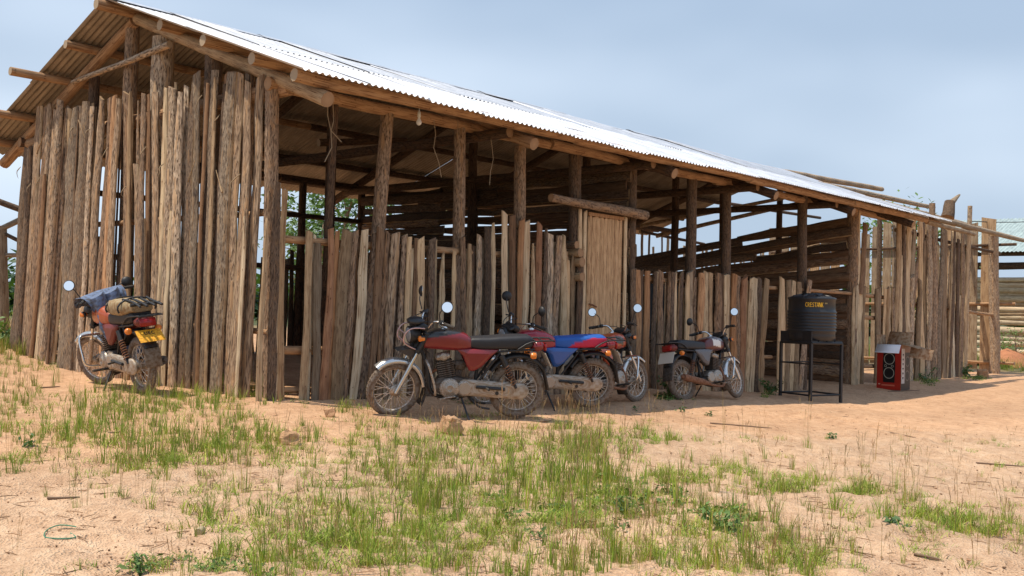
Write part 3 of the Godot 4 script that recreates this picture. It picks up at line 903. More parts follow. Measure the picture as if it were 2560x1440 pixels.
	for p in pick:
		var pz := 0.06 + 0.02 * (i % 2) + rng.randf() * 0.015
		if i < 3: pz += 0.05
		var head := fp(p[0], p[1], pz)
		var foot := fp(p[2], p[3], pz)
		var w := absf(fp(p[0] + p[4] * 0.5, p[1], pz).x - fp(p[0] - p[4] * 0.5, p[1], pz).x) * (1.25 if i > 2 else 0.9)
		foot.y = minf(foot.y, level(foot.x, foot.z)) - 0.04
		if i > 2 and i + 1 < pick.size():
			var nx: float = pick[i + 1][0] - p[0]
			if nx < 24 and nx > 0 and i != 44:
				var hb := fp(p[0] + nx * 0.5, p[1] + rng.randf_range(4, 40), 0.03)
				var fb := fp((p[2] + pick[i + 1][2]) * 0.5, p[3], 0.03)
				fb.y = minf(fb.y, level(fb.x, fb.z)) - 0.04
				plank("picket", sh, fb, hb, absf(fp(p[0] + nx * 0.36, p[1], 0.03).x - fp(p[0] - nx * 0.36, p[1], 0.03).x), Vector3(0, 0, 1), sort("nkdtgw"[rng.randi() % 6]), "slab", Vector3.ZERO, rng.randf_range(0, 0.5))
		plank("picket", sh, foot, head, w, Vector3(0, 0, 1), sort(p[5]), "slab", Vector3(rng.randf_range(-0.02, 0.02), 0, 0), p[6])
		i += 1
	for r in [[0.05, 1.72, 5.4, 1.78, 0.045], [0.05, 0.50, 5.4, 0.42, 0.05], [0.05, 0.06, 2.6, 0.0, 0.03], [6.7, 1.56, 15.1, 1.55, 0.04], [6.7, 0.35, 11.4, 0.22, 0.04]]:
		timber("rail", sh, Vector3(r[0], r[1], 0.0), Vector3(r[2], r[3], 0.0), r[4], r[4] * 0.9, M.log_peeled, M.end_pale)
	# door with its frame, boards, stubs of the cross wall and the heavy head log
	var d0 := fp(1470, 548, 0.05)
	var d1 := fp(1556, 556, 0.05)
	var dy0 := level(5.9, 0.05) + 0.03
	var st := new_st()
	for q in [0.25, 1.15, 2.1]:
		box(st, Vector3((d0.x + d1.x) / 2.0, dy0 + q, 0.012), Vector3(d1.x - d0.x - 0.02, 0.09, 0.03))
	var door := obj("door", st, M.peel_tan, sh)
	var nb := 9
	for b in nb:
		var bx := lerpf(d0.x, d1.x, (b + 0.5) / nb)
		plank("board", door, Vector3(bx, dy0, 0.03), Vector3(bx, 2.44 + rng.randf_range(-0.006, 0.006), 0.03), (d1.x - d0.x) / nb * 0.985, Vector3(0, 0, 1), M.door_a if b % 3 else M.door_b, "board")
	st = new_st()
	box(st, Vector3((d0.x + d1.x) / 2.0, 2.47, 0.05), Vector3(d1.x - d0.x + 0.02, 0.05, 0.06))
	obj("door_head", st, M.peel_orange, door)
	for q in [[1461, 528, 1452, 978, 7], [1562, 543, 1555, 968, 7]]:
		var a := fp(q[2], q[3], 0.06)
		a.y = minf(a.y, level(a.x, 0.06)) - 0.03
		plank("door_jamb", sh, a, fp(q[0], q[1], 0.06), 0.075, Vector3(0, 0, 1), M.peel_pale, "board")
	st = new_st()
	tube(st, [Vector3(d0.x + 0.05, 1.12, 0.07), Vector3(d0.x + 0.12, 1.11, 0.09), Vector3(d0.x + 0.22, 1.08, 0.08)], 0.012, 6)
	obj("latch", st, M.rust, door)
	timber("lintel", sh, fp(1377, 494, 0.16), fp(1613, 540, 0.16), 0.058, 0.078, M.bark_brown, M.end_grain, 0.4)
	for q in [[1442, 612, 0.10, "d"], [1452, 632, 0.12, "t"], [1456, 655, 0.13, "t"], [1456, 692, 0.12, "t"]]:
		var c := fp(q[0], q[1], 0.2)
		timber("slab_end", sh, c, c + Vector3(0.02, 0, -0.9), q[2] * 0.55, q[2] * 0.5, M[q[3]], M.end_grain)
	# cross walls of horizontal slabs
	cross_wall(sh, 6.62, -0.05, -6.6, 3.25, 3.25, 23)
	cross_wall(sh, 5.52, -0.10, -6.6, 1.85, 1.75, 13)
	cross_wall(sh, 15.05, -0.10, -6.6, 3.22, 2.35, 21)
	# rear wall: pickets and rails
	var zx := 0.15
	while zx < 15.0:
		var w := rng.randf_range(0.10, 0.17)
		var f := onto(zx, -6.72) - Vector3(0, 0.04, 0)
		plank("rear_picket", sh, f, Vector3(zx + rng.randf_range(-0.04, 0.04), rng.randf_range(1.85, 2.05), -6.72), w, Vector3(0, 0, 1), M[["n", "d", "m", "e", "b"][rng.randi() % 5]])
		zx += w + rng.randf_range(0.005, 0.05)
	for r in [[2.72, 2.68], [1.7, 1.7]]:
		timber("rail", sh, Vector3(0.1, r[0], -6.6), Vector3(15.0, r[1], -6.6), 0.05, 0.05, M.log_shaded, M.end_pale)
	# pieces nailed up inside
	timber("brace", sh, Vector3(3.0, 3.5, -3.3), Vector3(4.6, 3.75, -3.1), 0.06, 0.05, M.log_shaded, M.end_pale)
	timber("brace", sh, Vector3(15.0, 4.3, -3.4), Vector3(15.1, 3.1, -6.4), 0.05, 0.05, M.log_shaded, M.end_pale)
	timber("brace", sh, fp(1600, 565, -6.0), fp(1960, 495, -3.0), 0.05, 0.05, M.bark_grey, M.end_pale, 0.3)
	timber("brace", sh, fp(1640, 590, -6.2), fp(2010, 505, -2.6), 0.06, 0.05, M.bark_grey, M.end_pale, 0.3)
	timber("rail", sh, fp(1600, 578, -6.3), fp(1760, 610, -6.3), 0.04, 0.04, M.log_shaded, M.end_pale)
	timber("rail", sh, fp(1690, 490, -6.3), fp(2050, 545, -6.3), 0.05, 0.05, M.log_shaded, M.end_pale)
	# bast strings hanging from the eave
	for s in [[820, 250, 905], [832, 256, 800], [1085, 300, 1000], [1145, 300, 1000], [1225, 330, 1000]]:
		var a := fp(s[0], s[1], 0.3)
		var t2 := new_st()
		var pts := []
		for q in 5:
			pts.append(a + Vector3(rng.randf_range(-0.02, 0.02) * q, -0.11 * q * (1.6 if s[2] > 900 else 1.0), 0.02 * q))
		tube(t2, pts, 0.006, 4)
		obj("bast_string", t2, M.bast, sh)

func cross_wall(sh: Node, x: float, z0: float, z1: float, y0: float, y1: float, n: int) -> void:
	var g0 := level(x, z0)
	var g1 := level(x, z1)
	for i in n:
		var t := (i + 0.5) / n
		var ya := lerpf(g0, y0, t) + rng.randf_range(-0.015, 0.015)
		var yb := lerpf(g1, y1, t) + rng.randf_range(-0.03, 0.03)
		var w := (y0 - g0) / n * rng.randf_range(1.08, 1.3)
		var cutp := rng.randf_range(0.35, 0.7)
		var ym := lerpf(ya, yb, cutp)
		var zm := lerpf(z0, z1, cutp)
		var off := 0.03 * (i % 2)
		var ms: Material = sort("mdndmn"[rng.randi() % 6])  # dark sorts only: interior shade put into the slab colours
		plank("slab", sh, Vector3(x - off, ya, z0 + rng.randf_range(-0.03, 0.1)), Vector3(x - off, ym, zm), w, Vector3(-1, 0, 0), ms)
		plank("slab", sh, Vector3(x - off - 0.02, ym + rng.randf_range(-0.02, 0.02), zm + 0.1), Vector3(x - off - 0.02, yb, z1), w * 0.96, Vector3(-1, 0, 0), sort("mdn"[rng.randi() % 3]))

# ---------------------------------------------------------------- motorcycles
# own axes: x forward, y up, z to the rider's right; origin on the ground below the middle of the wheelbase
const HEAD := Vector3(0.40, 0.80, 0.0)
const AXLE := Vector3(0.648, 0.29, 0.0)
const REAR := Vector3(-0.63, 0.30, 0.0)
var bike: Node3D
var steer := Transform3D.IDENTITY

func bpart(called: String, st: SurfaceTool, m: Material, turned := false, parent: Node = null) -> MeshInstance3D:
	var o := obj(called, st, m, parent if parent != null else bike)
	if turned and parent == null: o.transform = steer
	return o
func super_ring(x: float, yc: float, hw: float, up: float, dn: float, n := 18, e := 0.62) -> PackedVector3Array:
	var r := PackedVector3Array()
	for k in n:
		var a := TAU * k / n
		var c := cos(a)
		var s := sin(a)
		var zz := signf(c) * pow(absf(c), e) * hw
		var yy := signf(s) * pow(absf(s), e) * (up if s > 0 else dn)
		r.append(Vector3(x, yc + yy, zz))
	return r
func wheel(called: String, c: Vector3, r: float, tw: float, turned: bool, drum: float) -> void:
	var w := Node3D.new()
	w.name = called
	bike.add_child(w, true)
	if turned: w.transform = steer
	var st := new_st()
	var prof := []
	for k in 12:
		var a := TAU * k / 12.0
		prof.append(Vector2(cos(a) * tw * 0.5, sin(a) * tw * 0.52 + r - tw * 0.52))
	var rings := []
	for i in 41:
		var a := TAU * i / 40.0
		var rr := PackedVector3Array()
		for q in prof: rr.append(c + Vector3(cos(a) * q.y, sin(a) * q.y, q.x))
		rings.append(rr)
	loft(st, rings, false, false)
	obj("tyre", st, M.tyre, w)
	# tread blocks
	st = new_st()
	for i in 44:
		var a := TAU * i / 44.0
		var b := Basis(Vector3(0, 0, 1), a)
		for s in [-1, 1]:
			box(st, c + b * Vector3(r - 0.0055, 0.008 * s, s * tw * 0.15), Vector3(0.010, 0.022, tw * 0.22), b)
	obj("tread", st, M.tyre, w)
	st = new_st()
	rings = []
	var ri := r - tw * 0.95
	for i in 41:
		var a := TAU * i / 40.0
		var rr := PackedVector3Array()
		for q in [[-0.45, 0.012], [-0.42, 0.02], [-0.2, 0.004], [0.2, 0.004], [0.42, 0.02], [0.45, 0.012], [0.2, -0.008], [-0.2, -0.008]]:
			var d: float = ri + q[1]
			rr.append(c + Vector3(cos(a) * d, sin(a) * d, q[0] * tw * 0.85))
		rings.append(rr)
	loft(st, rings, false, false)
	obj("rim", st, M.rim, w)
	st = new_st()
	for i in 32:
		var a := TAU * i / 32.0
		var lean := (0.34 if (i / 2) % 2 == 0 else -0.34)
		var s := 1.0 if i % 2 == 0 else -1.0
		var hub := c + Vector3(cos(a + lean) * drum * 0.8, sin(a + lean) * drum * 0.8, s * 0.045)
		tube(st, [hub, c + Vector3(cos(a) * ri, sin(a) * ri, s * 0.008)], 0.004, 3, false, false)
	obj("spokes", st, M.rim, w)
	st = new_st()
	lathe(st, c + Vector3(0, 0, -0.075), Vector3(0, 0, 1), [[0.0, 0.02], [0.015, drum * 0.6], [0.02, drum], [0.055, drum], [0.06, drum * 0.55], [0.10, drum * 0.5], [0.11, drum * 0.85], [0.13, drum * 0.85], [0.15, 0.02]], 18)
	obj("hub", st, M.alloy, w)
func arc_fender(c: Vector3, r: float, w: float, a0: float, a1: float, lip: float) -> SurfaceTool:
	var st := new_st()
	var rings := []
	for i in 15:
		var a := deg_to_rad(lerpf(a0, a1, i / 14.0))
		var rr := PackedVector3Array()
		for q in [[-0.5, -lip], [-0.46, -0.006], [-0.26, 0.010], [0.0, 0.015], [0.26, 0.010], [0.46, -0.006], [0.5, -lip], [0.45, -lip], [0.42, -0.010], [0.0, 0.009], [-0.42, -0.010], [-0.45, -lip]]:
			var d: float = r + q[1]
			rr.append(c + Vector3(cos(a) * d, sin(a) * d, q[0] * w))
		rings.append(rr)
	loft(st, rings)
	return st
func mirror_on(side: float, glass_dir: Vector3, low := 0.0) -> void:
	var root := Vector3(0.30, 1.06, side * 0.26)
	var top := root + Vector3(-0.02, 0.17 - low, side * 0.11)
	var st := new_st()
	tube(st, smooth([root, root + Vector3(0.02, 0.10 - low * 0.6, side * 0.03), top], 4), 0.006, 6)
	bpart("mirror_stalk", st, M.black, true)
	var g := steer.basis.inverse() * (bike.basis.inverse() * glass_dir.normalized())
	st = new_st()
	lathe(st, top + g * 0.012, -g, [[0.0, 0.056], [0.006, 0.060], [0.02, 0.052], [0.034, 0.03], [0.038, 0.008]], 20)
	var shell := bpart("mirror", st, M.black, true)
	st = new_st()
	lathe(st, top + g * 0.013, g, [[0.0, 0.053], [0.002, 0.052]], 20, false, true)
	obj("mirror_glass", st, M.mirror, shell)
func motorcycle(label: String, at: Vector3, heading: Vector2, cfg: Dictionary) -> Node3D:
	bike = base("motorcycle")
	tag(bike, label, "motorcycle", "motorcycles parked around the shed")
	var sc: float = cfg.get("scale", 1.05)
	bike.transform = Transform3D(Basis(Vector3.UP, atan2(-heading.y, heading.x)) * Basis(Vector3(1, 0, 0), -deg_to_rad(cfg.get("lean", 7.0))) * Basis.from_scale(Vector3.ONE * sc), at)
	var rake := Vector3(-0.438, 0.899, 0).normalized()
	var sb := Basis(rake, deg_to_rad(cfg.get("steer", 0.0)))
	steer = Transform3D(sb, HEAD - sb * HEAD)
	wheel("front_wheel", AXLE, 0.29, 0.072, true, 0.062)
	wheel("rear_wheel", REAR, 0.30, 0.088, false, 0.07)
	var st: SurfaceTool
	# fork
	for s in [-1.0, 1.0]:
		st = new_st()
		var z := Vector3(0, 0, s * 0.088)
		tube(st, [AXLE + z - rake * 0.02, AXLE + z + rake * 0.05, AXLE + z + rake * 0.30], [0.020, 0.024, 0.024], 10)
		var leg := bpart("fork_leg", st, M.silver if not cfg.get("grimy", false) else M.alloy, true)
		st = new_st()
		tube(st, [AXLE + z + rake * 0.28, AXLE + z + rake * 0.60], 0.0165, 10)
		obj("fork_tube", st, M.chrome, leg)
		st = new_st()
		tube(st, [AXLE + z + rake * 0.44, AXLE + z + rake * 0.66], 0.026, 10)
		obj("fork_cover", st, M.black, leg)
	st = new_st()
	box(st, AXLE + rake * 0.66, Vector3(0.07, 0.028, 0.22), Basis(Vector3(0, 0, 1), 0.45), 0.006)
	box(st, AXLE + rake * 0.47, Vector3(0.07, 0.028, 0.22), Basis(Vector3(0, 0, 1), 0.45), 0.006)
	bpart("fork_yoke", st, M.black, true)
	# front fender with its flap
	bpart("front_fender", arc_fender(AXLE, 0.325, 0.115, 50, 176, 0.04), cfg.get("fender", M.silver), true)
	st = new_st()
	var fr := []
	for i in 5:
		var a := deg_to_rad(lerpf(170, 212, i / 4.0))
		var d := 0.335
		var hw := lerpf(0.055, 0.085, i / 4.0)
		var c0 := AXLE + Vector3(cos(a) * d, sin(a) * d, 0)
		fr.append(PackedVector3Array([c0 + Vector3(0, 0, -hw), c0 + Vector3(-0.006, 0, -hw * 0.5), c0 + Vector3(-0.008, 0, hw * 0.5), c0 + Vector3(0, 0, hw), c0 + Vector3(0.005, 0, hw * 0.5), c0 + Vector3(0.005, 0, -hw * 0.5)]))
	loft(st, fr)
	bpart("mud_flap", st, cfg.get("flap", M.mud_flap), true)
	# headlamp, clocks, signals
	st = new_st()
	lathe(st, Vector3(0.475, 0.865, 0), Vector3(1, -0.06, 0), [[-0.08, 0.035], [-0.05, 0.07], [0.02, 0.088], [0.05, 0.090], [0.056, 0.084]], 20)
	var lamp := bpart("headlight", st, M.black, true)
	st = new_st()
	lathe(st, Vector3(0.525, 0.862, 0), Vector3(1, -0.06, 0), [[0.0, 0.080], [0.012, 0.068], [0.018, 0.03], [0.019, 0.005]], 20)
	obj("headlight_lens", st, M.lens, lamp)
	st = new_st()
	box(st, Vector3(0.40, 0.955, 0), Vector3(0.10, 0.07, 0.21), Basis(Vector3(0, 0, 1), 0.5), 0.018)
	box(st, Vector3(0.46, 0.955, 0), Vector3(0.07, 0.035, 0.20), Basis(Vector3(0, 0, 1), -0.35), 0.012)
	bpart("instrument_panel", st, M.black, true)
	for s in [-1.0, 1.0]:
		st = new_st()
		lathe(st, Vector3(0.44, 0.86, s * 0.10), Vector3(0, 0, s), [[0.0, 0.010], [0.05, 0.010], [0.055, 0.032], [0.075, 0.034], [0.085, 0.026]], 12)
		var fs := bpart("turn_signal", st, M.black, true)
		st = new_st()
		lathe(st, Vector3(0.45, 0.86, s * 0.165), Vector3(1, 0, 0), [[-0.03, 0.026], [0.022, 0.030], [0.03, 0.018]], 12)
		obj("signal_lens", st, M.amber, fs)
		st = new_st()
		lathe(st, Vector3(-0.76, 0.68, s * 0.06), Vector3(0, 0, s), [[0.0, 0.009], [0.08, 0.009]], 8)
		var rs := bpart("turn_signal", st, M.black)
		st = new_st()
		lathe(st, Vector3(-0.76, 0.68, s * 0.155), Vector3(-1, 0, 0), [[-0.03, 0.022], [-0.01, 0.034], [0.02, 0.034], [0.03, 0.022]], 12)
		obj("signal_lens", st, M.amber, rs)
	# lamp guard of bent wire and bib below the lamp
	if cfg.get("lamp_guard", false):
		st = new_st()
		for s in [-1.0, 1.0]:
			tube(st, smooth([Vector3(0.40, 0.95, s * 0.11), Vector3(0.53, 0.955, s * 0.11), Vector3(0.60, 0.90, s * 0.10), Vector3(0.60, 0.80, s * 0.09), Vector3(0.46, 0.72, s * 0.08)], 4), 0.007, 6)
		tube(st, [Vector3(0.60, 0.90, -0.10), Vector3(0.60, 0.90, 0.10)], 0.006, 6)
		tube(st, [Vector3(0.60, 0.82, -0.09), Vector3(0.60, 0.82, 0.09)], 0.006, 6)
		bpart("lamp_guard", st, M.guard_pink, true)
		st = new_st()
		prism(st, PackedVector2Array([Vector2(0.66, 0.715), Vector2(0.52, 0.735), Vector2(0.42, 0.70), Vector2(0.47, 0.64), Vector2(0.53, 0.645)]), -0.07, 0.07)
		bpart("bib", st, M.mud_flap, true)
		st = new_st()
		lathe(st, Vector3(0.46, 0.985, 0.0), Vector3(0, 1, 0), [[-0.02, 0.02], [0.0, 0.085], [0.03, 0.095], [0.055, 0.06], [0.062, 0.01]], 14)
		bpart("lamp_cover", st, M.plastic_black, true)
	# handlebar
	st = new_st()
	var bar := [Vector3(0.20, 1.02, -0.36), Vector3(0.27, 1.035, -0.24), Vector3(0.325, 1.03, -0.16), Vector3(0.36, 0.945, -0.085), Vector3(0.37, 0.925, 0.0), Vector3(0.36, 0.945, 0.085), Vector3(0.325, 1.03, 0.16), Vector3(0.27, 1.035, 0.24), Vector3(0.20, 1.02, 0.36)]
	tube(st, smooth(bar, 5), 0.011, 8)
	bpart("handlebar", st, M.chrome if cfg.get("chrome_bar", true) else M.black, true)
	for s in [-1.0, 1.0]:
		st = new_st()
		tube(st, [Vector3(0.19, 1.018, s * 0.375), Vector3(0.20, 1.02, s * 0.36), Vector3(0.258, 1.033, s * 0.255)], [0.016, 0.018, 0.017], 10)
		bpart("grip", st, M.rubber, true)
		st = new_st()
		box(st, Vector3(0.275, 1.035, s * 0.225), Vector3(0.05, 0.045, 0.05), Basis.IDENTITY, 0.008)
		tube(st, smooth([Vector3(0.30, 1.03, s * 0.24), Vector3(0.305, 1.02, s * 0.30), Vector3(0.25, 1.005, s * 0.37)], 3), [0.008, 0.008, 0.008, 0.007, 0.007, 0.006, 0.005], 5)
		bpart("lever", st, M.black, true)
	for mi in cfg.get("mirrors", []):
		mirror_on(mi[0], mi[1], mi[2] if mi.size() > 2 else 0.0)
	# cables
	for z in [-0.05, 0.02, 0.06]:
		st = new_st()
		tube(st, smooth([Vector3(0.29, 1.03, z * 4.0), Vector3(0.47, 1.0, z * 1.5), Vector3(0.46, 0.82, z), Vector3(0.30, 0.66, z)], 4), 0.005, 5)
		bpart("cable", st, M.black, true)
	# tank: two paints
	var c1: Color = cfg.tank
	var c2: Color = cfg.get("tank_top", c1)
	var c3: Color = cfg.get("tank_patch", c1)
	var stations := [[0.385, 0.80, 0.055, 0.035, 0.055], [0.36, 0.81, 0.095, 0.065, 0.085], [0.27, 0.82, 0.130, 0.095, 0.105], [0.14, 0.82, 0.148, 0.112, 0.112], [0.02, 0.81, 0.142, 0.108, 0.105], [-0.08, 0.79, 0.118, 0.085, 0.085], [-0.125, 0.775, 0.095, 0.055, 0.065]]
	var fine := []
	for i in stations.size() - 1:
		for k in 9:
			var t := k / 9.0
			var row := []
			for q in 5: row.append(lerpf(stations[i][q], stations[i + 1][q], t))
			fine.append(row)
	fine.append(stations[stations.size() - 1])
	var rings := []
	var cols := []
	for s in fine:
		var ring := super_ring(s[0], s[1], s[2], s[3], s[4], 56, 0.66)
		rings.append(ring)
		var cc := PackedColorArray()
		for q in ring:
			var hy := (q.y - 0.80) - (0.30 - q.x) * 0.16
			var cl := c1
			if hy > 0.045: cl = c2
			if cfg.has("tank_patch") and q.x < 0.22 and q.x > 0.02 and hy < 0.04 and hy > -0.06: cl = c3
			cc.append(cl)
		cols.append(cc)
	st = new_st()
	loft(st, rings, true, true, true, Vector2.ZERO, null, cols)
	bpart("fuel_tank", st, M.paint)
	st = new_st()
	lathe(st, Vector3(0.16, 0.93, 0), Vector3(0, 1, 0), [[-0.01, 0.036], [0.012, 0.036], [0.018, 0.028]], 14)
	bpart("fuel_cap", st, M.chrome)
	# seat
	var s1: Color = cfg.get("seat", Color(0.022, 0.022, 0.024))
	var s2: Color = cfg.get("seat_side", s1)
	rings = []
	cols = []
	var seats := [[-0.085, 0.775, 0.085, 0.045, 0.03], [-0.13, 0.785, 0.108, 0.062, 0.055], [-0.20, 0.785, 0.122, 0.068, 0.062], [-0.30, 0.785, 0.130, 0.072, 0.062], [-0.40, 0.79, 0.134, 0.078, 0.062], [-0.50, 0.792, 0.134, 0.082, 0.062], [-0.62, 0.795, 0.130, 0.086, 0.060], [-0.72, 0.80, 0.120, 0.080, 0.055], [-0.755, 0.80, 0.10, 0.06, 0.045]]
	for j in (seats.size() - 1) * 6 + 1:
		var s := []
		for q in 5: s.append(lerpf(seats[mini(j / 6, seats.size() - 1)][q], seats[mini(j / 6 + 1, seats.size() - 1)][q], (j % 6) / 6.0))
		var ring := super_ring(s[0], s[1], s[2], s[3], s[4], 48, 0.5)
		rings.append(ring)
		var cc := PackedColorArray()
		for q in ring:
			cc.append(s2 if q.x < -0.28 - maxf(q.y - 0.74, 0.0) * 1.3 and q.y < 0.855 - 0.3 * maxf(q.x + 0.56, 0.0) else s1)
		cols.append(cc)
	st = new_st()
	loft(st, rings, true, true, true, Vector2.ZERO, null, cols)
	bpart("seat", st, M.cloth_paint)
	# side panels
	for s in [-1.0, 1.0]:
		st = new_st()
		var poly := PackedVector2Array([Vector2(0.03, 0.725), Vector2(-0.10, 0.735), Vector2(-0.40, 0.73), Vector2(-0.33, 0.66), Vector2(-0.23, 0.55), Vector2(-0.15, 0.505), Vector2(-0.10, 0.51), Vector2(-0.07, 0.57), Vector2(-0.03, 0.665)])
		prism(st, poly, s * 0.085, s * 0.125, s * 0.016)
		bpart("side_panel", st, cfg.panel)
	# frame
	st = new_st()
	tube(st, smooth([Vector3(0.38, 0.80, 0), Vector3(0.20, 0.74, 0), Vector3(-0.12, 0.70, 0), Vector3(-0.20, 0.50, 0), Vector3(-0.16, 0.26, 0)], 3), 0.020, 8)
	tube(st, smooth([Vector3(0.39, 0.72, 0), Vector3(0.31, 0.50, 0), Vector3(0.26, 0.26, 0), Vector3(0.05, 0.205, 0), Vector3(-0.16, 0.25, 0)], 3), 0.019, 8)
	for s in [-1.0, 1.0]:
		tube(st, smooth([Vector3(-0.08, 0.71, s * 0.06), Vector3(-0.40, 0.71, s * 0.10), Vector3(-0.78, 0.74, s * 0.10)], 3), 0.012, 6)
		tube(st, [Vector3(-0.16, 0.32, s * 0.07), Vector3(-0.42, 0.70, s * 0.10)], 0.012, 6)
		tube(st, [Vector3(-0.15, 0.31, s * 0.07), Vector3(-0.63, 0.30, s * 0.095)], 0.017, 8)
	tube(st, [HEAD + rake * -0.10, HEAD + rake * 0.06], 0.032, 10)
	bpart("frame", st, M.black)
	# engine
	st = new_st()
	var er := []
	for q in [[-0.105, 0.82], [-0.085, 1.0], [0.085, 1.0], [0.105, 0.82]]:
		var rr := PackedVector3Array()
		for p in [[0.22, 0.28], [0.235, 0.36], [0.20, 0.42], [0.02, 0.435], [-0.12, 0.40], [-0.155, 0.33], [-0.10, 0.235], [0.12, 0.22]]:
			rr.append(Vector3(0.04 + (p[0] - 0.04) * q[1], 0.33 + (p[1] - 0.33) * q[1], q[0]))
		er.append(rr)
	loft(st, er)
	var eng := bpart("engine", st, M.alloy_dark)
	for s in [-1.0, 1.0]:
		st = new_st()
		lathe(st, Vector3(0.09, 0.325, s * 0.10), Vector3(0, 0, s), [[0.0, 0.105], [0.025, 0.102], [0.035, 0.088], [0.036, 0.05], [0.048, 0.045], [0.050, 0.022], [0.043, 0.02]], 22)
		lathe(st, Vector3(-0.065, 0.325, s * 0.10), Vector3(0, 0, s), [[0.0, 0.085], [0.02, 0.08], [0.026, 0.06]], 18)
		obj("engine_cover", st, M.alloy, eng)
	st = new_st()
	var tilt := Basis(Vector3(0, 0, 1), -0.22)
	for k in 8:
		box(st, Vector3(0.115, 0.44, 0) + tilt * Vector3(0, 0.022 * k, 0), Vector3(0.17 - 0.004 * (k % 2), 0.010, 0.17), tilt)
	box(st, Vector3(0.115, 0.44, 0) + tilt * Vector3(0, 0.08, 0), Vector3(0.11, 0.18, 0.11), tilt)
	obj("cylinder", st, M.alloy_dark, eng)
	st = new_st()
	box(st, Vector3(0.115, 0.44, 0) + tilt * Vector3(0, 0.205, 0), Vector3(0.15, 0.065, 0.15), tilt, 0.016)
	lathe(st, Vector3(0.16, 0.645, -0.075), Vector3(0, 0, -1), [[0.0, 0.042], [0.02, 0.040], [0.028, 0.02]], 14)
	obj("cylinder_head", st, M.alloy, eng)
	st = new_st()
	box(st, Vector3(-0.02, 0.55, 0), Vector3(0.12, 0.10, 0.07), Basis.IDENTITY, 0.015)
	tube(st, [Vector3(0.06, 0.57, 0), Vector3(-0.12, 0.56, 0)], 0.028, 10)
	obj("carburettor", st, M.alloy_dark, eng)
	st = new_st()
	tube(st, smooth([Vector3(0.20, 0.50, 0.03), Vector3(0.275, 0.44, 0.05), Vector3(0.275, 0.28, 0.09), Vector3(0.16, 0.19, 0.13), Vector3(-0.10, 0.21, 0.145), Vector3(-0.22, 0.235, 0.15)], 4), 0.018, 10)
	var pipe := bpart("exhaust_pipe", st, M.rust)
	st = new_st()
	tube(st, [Vector3(-0.18, 0.23, 0.15), Vector3(-0.26, 0.245, 0.152), Vector3(-0.34, 0.26, 0.155), Vector3(-0.76, 0.335, 0.165), Vector3(-0.80, 0.342, 0.166)], [0.022, 0.036, 0.046, 0.05, 0.045], 14)
	tube(st, [Vector3(-0.80, 0.342, 0.166), Vector3(-0.845, 0.35, 0.167)], [0.020, 0.019], 10)
	obj("muffler", st, cfg.get("muffler", M.alloy_dark), pipe)
	# chain case with its inspection hole, on the rider's left
	st = new_st()
	var cp := PackedVector2Array()
	for k in 9:
		var a := lerpf(-PI * 0.5, PI * 0.5, k / 8.0)
		cp.append(Vector2(-0.06 + cos(a) * 0.06, 0.335 + sin(a) * 0.085))
	cp.append(Vector2(-0.30, 0.405))
	for k in 9:
		var a := lerpf(PI * 0.5, PI * 1.5, k / 8.0)
		cp.append(Vector2(-0.635 + cos(a) * 0.105, 0.30 + sin(a) * 0.085))
	cp.append(Vector2(-0.30, 0.235))
	prism(st, cp, -0.085, -0.118, -0.008)
	var cc2 := bpart("chain_case", st, cfg.get("case", M.chain_dust))
	st = new_st()
	lathe(st, Vector3(-0.40, 0.28, -0.126), Vector3(0, 0, -1), [[0.0, 0.020], [0.003, 0.019]], 12)
	obj("inspection_hole", st, M.black, cc2)
	st = new_st()
	tube(st, [Vector3(-0.18, 0.345, -0.135), Vector3(-0.48, 0.325, -0.14)], 0.016, 8)
	bpart("footpeg_bracket", st, M.black)
	# springs
	for s in [-1.0, 1.0]:
		var a := Vector3(-0.43, 0.67, s * 0.125)
		var b := Vector3(-0.60, 0.335, s * 0.125)
		st = new_st()
		tube(st, [a, b], 0.014, 8)
		tube(st, [a, a.lerp(b, 0.35)], 0.030, 12)
		var sh := bpart("shock_absorber", st, M.black)
		st = new_st()
		var ax := (b - a).normalized()
		var u := Vector3(0, 0, 1)
		var v := ax.cross(u)
		var pts := []
		for k in 73:
			var t := k / 72.0
			var an := t * TAU * 8.0
			pts.append(a.lerp(b, 0.30 + 0.58 * t) + (u * cos(an) + v * sin(an)) * 0.029)
		tube(st, pts, 0.0055, 5)
		obj("spring", st, cfg.get("spring", M.rust), sh)
	# rear fender, flap, lamp, plate, carrier
	bpart("rear_fender", arc_fender(REAR + Vector3(0, 0.03, 0), 0.345, 0.15, 30, 150, 0.03), M.black)
	st = new_st()
	box(st, Vector3(-0.93, 0.42, 0), Vector3(0.012, 0.24, 0.17), Basis(Vector3(0, 0, 1), -0.25), 0.004)
	bpart("mud_flap", st, cfg.get("rear_flap", M.mud_flap))
	st = new_st()
	box(st, Vector3(-0.82, 0.765, 0), Vector3(0.14, 0.10, 0.20), Basis(Vector3(0, 0, 1), -0.1), 0.03)
	var tl := bpart("tail_cowl", st, cfg.get("tail", cfg.panel))
	st = new_st()
	box(st, Vector3(-0.898, 0.76, 0), Vector3(0.03, 0.085, 0.17), Basis(Vector3(0, 0, 1), -0.1), 0.012)
	obj("tail_light", st, M.red_lens, tl)
	st = new_st()
	box(st, Vector3(-0.93, 0.625, 0), Vector3(0.004, 0.17, 0.26), Basis(Vector3(0, 0, 1), cfg.get("plate_tilt", -0.45)))
	var pl := bpart("number_plate", st, cfg.get("plate", M.plate_white))
